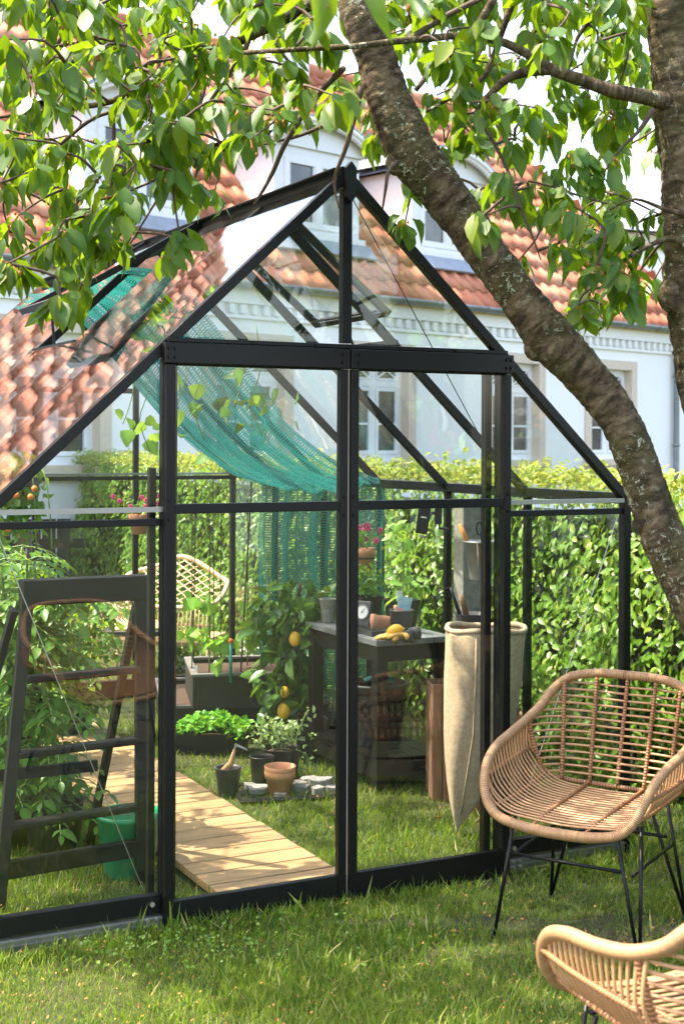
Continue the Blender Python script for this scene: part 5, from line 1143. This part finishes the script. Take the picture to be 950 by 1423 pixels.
s_,_r=limb([(1105,1330,4.32,.19),(1098,1200,4.32,.145),(1085,1080,4.32,.12),(1050,985,4.3,.102),(1000,893,4.3,.086),(950,803,4.3,.074),(915,727,4.3,.067),(888,650,4.3,.064),(860,583,4.3,.062),(820,530,4.3,.065),(772,478,4.3,.074),(738,437,4.3,.068),(698,382,4.3,.062),(645,311,4.3,.066),(612,264,4.3,.070),(582,226,4.3,.078),(556,180,4.3,.074),(534,125,4.3,.066),(517,70,4.3,.061),(495,15,4.3,.058),(470,-60,4.35,.050),(430,-160,4.4,.042),(380,-280,4.5,.03)],'trunk',n=40,jit=1,sub=22); skel.append(s_[len(s_)//2:])
s_,_r=limb([(1085,1090,4.34,.13),(1062,900,4.35,.118),(1030,740,4.35,.112),(1000,590,4.33,.108),(978,470,4.32,.104),(962,390,4.3,.092),(960,300,4.3,.086),(950,200,4.3,.086),(944,130,4.3,.088),(934,60,4.3,.078),(924,-20,4.3,.075),(912,-140,4.4,.065),(882,-300,4.5,.045)],'limb',n=36,jit=1,sub=22); skel.append(s_[len(s_)//2:])
for a,b,c,r_,sc in ((550,226,4.28,.034,1.0),(936,408,4.27,.05,1.1),(744,482,4.30,.036,1)):
    q=MB(); q.ball(P(a,b,c)-base,r_,12,8,(1.1,.8,1.2)); q.build('burr',M['bark'],tree,True)
B=[
 ([(925,140,4.25,.03),(890,132,4.22,.024),(850,125,4.2,.022),(800,108,4.2,.020),(765,96,4.2,.019),(730,74,4.2,.015),(690,56,4.2,.013),(640,49,4.2,.012),(590,53,4.15,.011),(540,58,4.1,.010),(490,64,4.1,.009),(440,67,4.15,.009),(380,71,4.2,.008),(320,75,4.3,.007),(240,82,4.4,.005),(170,100,4.5,.003)],),
 ([(768,97,4.2,.014),(730,99,4.2,.014),(700,110,4.2,.013),(675,135,4.2,.011),(658,158,4.2,.009)],),
 ([(520,-90,4.35,.030),(470,-20,4.5,.024),(425,8,4.6,.022),(385,30,4.65,.020),(345,50,4.7,.018),(300,72,4.75,.016),(262,95,4.8,.014),(205,118,4.85,.013),(150,143,4.9,.011),(90,153,5,.009),(30,160,5,.007),(-60,175,5,.004)],),
 ([(262,95,4.8,.010),(230,130,4.8,.009),(180,150,4.85,.008),(130,165,4.9,.007),(85,200,4.9,.006),(55,225,4.9,.004)],),
 ([(345,50,4.7,.010),(335,75,4.7,.009),(305,120,4.7,.007),(285,148,4.7,.005)],),
 ([(475,95,4.2,.010),(445,125,4.3,.010),(415,165,4.3,.009),(392,205,4.35,.008),(375,245,4.4,.007),(352,285,4.4,.004)],),
 ([(470,165,4.3,.008),(440,178,4.35,.007),(410,190,4.4,.006),(370,200,4.4,.004),(345,205,4.4,.003)],),
 ([(550,225,4.25,.007),(538,238,4.2,.006),(534,262,4.2,.005),(530,290,4.25,.003)],),
 ([(655,155,4.2,.006),(680,190,4.2,.006),(705,240,4.2,.005),(718,280,4.2,.005),(735,320,4.2,.004),(750,360,4.2,.002)],),
 ([(720,-30,4.3,.014),(692,50,4.3,.010),(680,85,4.3,.010),(665,110,4.3,.008),(615,140,4.25,.007),(590,155,4.2,.004)],),
 ([(700,-40,4.2,.016),(670,20,4.2,.013),(640,60,4.2,.010),(600,95,4.2,.009),(575,125,4.2,.008)],),
 ([(905,150,4.2,.010),(885,180,4.2,.006),(860,205,4.2,.004),(835,240,4.2,.003)],),
 ([(968,350,4.2,.02),(930,330,4.2,.010),(890,345,4.15,.007),(850,370,4.1,.005),(820,390,4.1,.003)],),
 ([(968,300,4.2,.016),(925,290,4.2,.007),(880,275,4.2,.004),(845,290,4.2,.003)],),
 ([(240,-60,4.7,.014),(232,0,4.7,.010),(222,60,4.7,.008),(215,120,4.7,.006),(205,170,4.7,.004)],),
 ([(160,-80,5.0,.016),(120,-20,5.0,.012),(90,40,5,.009),(60,100,5,.006),(35,180,5,.004),(25,260,5,.003)],),
 ([(-60,60,4.6,.014),(0,70,4.6,.010),(60,68,4.6,.007),(110,60,4.6,.004)],),
 ([(-80,260,4.7,.012),(-10,255,4.7,.008),(40,270,4.7,.006),(90,300,4.7,.003)],),
 ([(205,118,4.85,.010),(200,165,4.8,.009),(160,150,4.8,.006),(157,230,4.8,.008),(150,275,4.8,.003)],),
 ([(180,340,4.5,.003),(210,290,4.5,.004),(240,240,4.55,.006),(265,180,4.6,.007),(285,110,4.7,.009)],),
 ([(560,58,4.15,.010),(620,20,4.2,.009),(700,-20,4.2,.008)],),
 ([(860,-60,4.2,.014),(835,0,4.2,.010),(800,50,4.2,.006),(790,90,4.2,.004)],),
 ([(500,120,4.2,.010),(480,200,4.25,.008),(463,250,4.3,.005),(470,290,4.3,.003)],),
]
for (pts,) in B:
    s_,_r=limb(pts,'branch',M['bark'] if pts[0][3]>.012 else M['twig'],n=8,jit=.05,sub=5); skel.append(s_)
SK=np.vstack(skel)
dens=[ # 19 columns of 50 px, rows of 50 px from y=-50
 "9999999999999999999",
 "9999855878967986965",
 "9999744563558857865",
 "8865886545445545865",
 "7715878322357666755",
 "7613765101264873643",
 "8668642000125655743",
 "6788310000122366744",
 "5473100000000035885",
 "1520000000000012783",
 "0000000000000000311"]
clust=[]
for r_,row in enumerate(dens):
    for c_,ch_ in enumerate(row):
        lam=int(ch_)/9*3.2; n_=int(lam)+(random.random()<lam-int(lam))
        if r_==0: n_=int(n_*.6)
        for _ in range(n_):
            px=c_*50+random.uniform(0,50); py=-50+r_*50+random.uniform(-8,42); 
            # keep the trunk in view clear of most leaves
            D_=random.uniform(3.75,5.4) if px<480 else random.uniform(3.9,5.2)
            tx=[(480,0),(545,150),(600,245),(700,370)]
            on=(465<px<560 and py<150) or (520<px<650 and 150<py<290) or (px>893)
            if on: D_=random.uniform(4.6,5.6)
            clust.append((px,py-18,D_))
# crown beyond the frame; its unseen left clumps are added to dapple the lawn
for _ in range(12):
    clump=[(random.uniform(-560,-70),random.uniform(-150,230),random.uniform(3.6,4.6))]*7
    for a_,b_,c_ in clump: clust.append((a_+random.gauss(0,38),b_+random.gauss(0,34),c_+random.gauss(0,.10)))
for _ in range(16): clust.append((random.uniform(-210,-35),random.uniform(190,400),random.uniform(5.3,6.4)))  # unseen clusters added so the roof glass mirrors green
for _ in range(15): clust.append((random.uniform(-50,190),random.uniform(190,345),random.uniform(5.5,6.6)))  # deeper clusters, also added for the green mirrored in the roof glass
for _ in range(9):
    a_,b_,c_=random.uniform(-420,-60),random.uniform(-220,320),random.uniform(4.0,5.2)
    for _ in range(8): clust.append((a_+random.gauss(0,42),b_+random.gauss(0,38),c_+random.gauss(0,.12)))
for _ in range(30):
    clust.append((random.uniform(960,1500),random.uniform(-260,380),random.uniform(3.8,5.2)))
for _ in range(70):
    clust.append((random.uniform(-300,1300),random.uniform(-420,-40),random.uniform(3.2,5.6)))
# the near leaf tip hanging in at the top
near_pts=[(450,-38,2.3),(545,-30,2.2)]
LP=[];LD=[];LN=[];LS=[]; twigs=MB(); cal=MB()
def cluster(c,k,big=1.0,twig=True):
    c=np.array(c)
    if twig:
        i=np.argmin(((SK-c)**2).sum(1)); s0=SK[i]; dist=np.linalg.norm(s0-c)
        if dist>.06:
            mid=(s0+c)/2+np.array([random.uniform(-.06,.06),random.uniform(-.06,.06),.04*dist+.01]); tp_=[(*s0,0.0055),(*mid,.004),(*c,.0028)]
            spt=spline(tp_,3); twigs.tube([Vector(p[:3])-base for p in spt],[p[3] for p in spt],5,cap=False)
            if dist>.25: extra=[Vector(p[:3]) for p in spt][3:-2]
    tilt=np.array([random.uniform(-.35,.35),random.uniform(-.35,.35),0])
    for j in range(k):
        a=2*math.pi*j/k+random.uniform(-.4,.4); sp_=random.uniform(.15,.95)
        d=np.array([math.cos(a)*sp_,math.sin(a)*sp_,-random.uniform(.45,1.1)])+tilt; d/=np.linalg.norm(d)
        off=np.array([math.cos(a)*.018,math.sin(a)*.018,random.uniform(-.02,.03)])+d*.012
        n=np.array([math.cos(a)*.8,math.sin(a)*.8,.75])+rng.normal(size=3)*.3
        LP.append(c+off);LD.append(d);LN.append(n);LS.append(random.choice((random.uniform(.04,.075),random.uniform(.07,.108),random.uniform(.07,.108)))*big)
    if random.random()<.5:
        for j in range(random.randint(3,7)):
            e=c+np.array([random.uniform(-.03,.03),random.uniform(-.03,.03),random.uniform(-.045,.005)]); cal.rn=random.random(); cal.tube([Vector(c)-base,Vector(e)-base],.0012,3,cap=False); cal.ball(Vector(e)-base,.0048,5,3,(1,1,1.5))
CP=np.array([P(*c) for c in clust]); left=np.ones(len(CP),bool); dmin=np.array([((SK-c)**2).sum(1).min() for c in CP])
while left.any():
    i=int(np.argmin(np.where(left,dmin,1e9))); left[i]=False
    cluster(CP[i],random.randint(9,14)); SK=np.vstack([SK,CP[i][None]]); dmin=np.minimum(dmin,((CP-CP[i])**2).sum(1)+.02)
for px,py,D_ in near_pts: cluster(P(px,py,D_),4,1.0,False)
twigs.build('twigs',M['twig'],tree,True,kind='stuff'); cal.build('blossom_stalks',M['calyx'],tree,True,kind='stuff')
LP=np.array(LP);LD=np.array(LD);LN=np.array(LN);LS=np.array(LS)
px,py,D_=pxd(LP); vis=(px>0)&(px<940)&(py>-5)&(py<500)
idx=np.argsort(np.where(vis,D_,99)-LS*6)[:300]; rng.shuffle(idx)
for part_,tpl_ in zip(np.array_split(idx,3),(CHERRY,CHERRY2,CHERRY3)): leaf_objects('leaf',tpl_mesh('leaf',tpl_,M['cherryleaf']),LP[part_],LD[part_],LN[part_],LS[part_],tree,bo)
rest=np.setdiff1d(np.arange(len(LP)),idx); rng.shuffle(rest)
for part_,tpl_ in zip(np.array_split(rest,3),(CHERRY,CHERRY2,CHERRY3)): scatter('crown',tpl_,LP[part_],LD[part_],LN[part_],LS[part_],M['cherryleaf'],tree,bo)
# neighbouring trees behind the photographer and to the left: they give the reflections and dapple the lawn
def back_tree(loc,h,r_,k,label,mat,size=(.10,.16)):
    t=empty('garden_tree',loc,0,label,'tree'); q=MB(); q.tube(spline([(0,0,0,.16),(.1,.05,h*.35,.13),(0,0,h*.7,.08),(.1,0,h,.03)],5)and[(0,0,0),(.1,.05,h*.35),(0,0,h*.7),(.1,0,h)],[.16,.13,.08,.03],12); q.build('trunk',M['bark'],t,True)
    q=MB()
    cs=[]
    for i in range(9):
        a=random.uniform(0,6.28); e=Vector((math.cos(a)*r_*.7,math.sin(a)*r_*.7,h*random.uniform(.55,1.0))); q.tube([(0,0,h*random.uniform(.3,.6)),e*.6+Vector((0,0,h*.25)),e],[.06,.04,.015],7); cs.append(e)
    q.build('branch',M['bark'],t,True)
    pp=[]
    for i in range(46):
        c=Vector((0,0,h*.85))+Vector(rdir(1)[0])*r_*random.uniform(.4,1.0); pp.append(blob(k//46,c,(r_*.22,)*3,.2))
    pp=np.vstack(pp); scatter('crown',OVAL,pp,rdir(len(pp),.5),rdir(len(pp),-.5),rng.uniform(*size,len(pp)),mat,t)
back_tree((-5.4,1.2,0),3.6,1.35,7000,'garden tree left of the lawn outside the picture',M['hedgeleaf'])
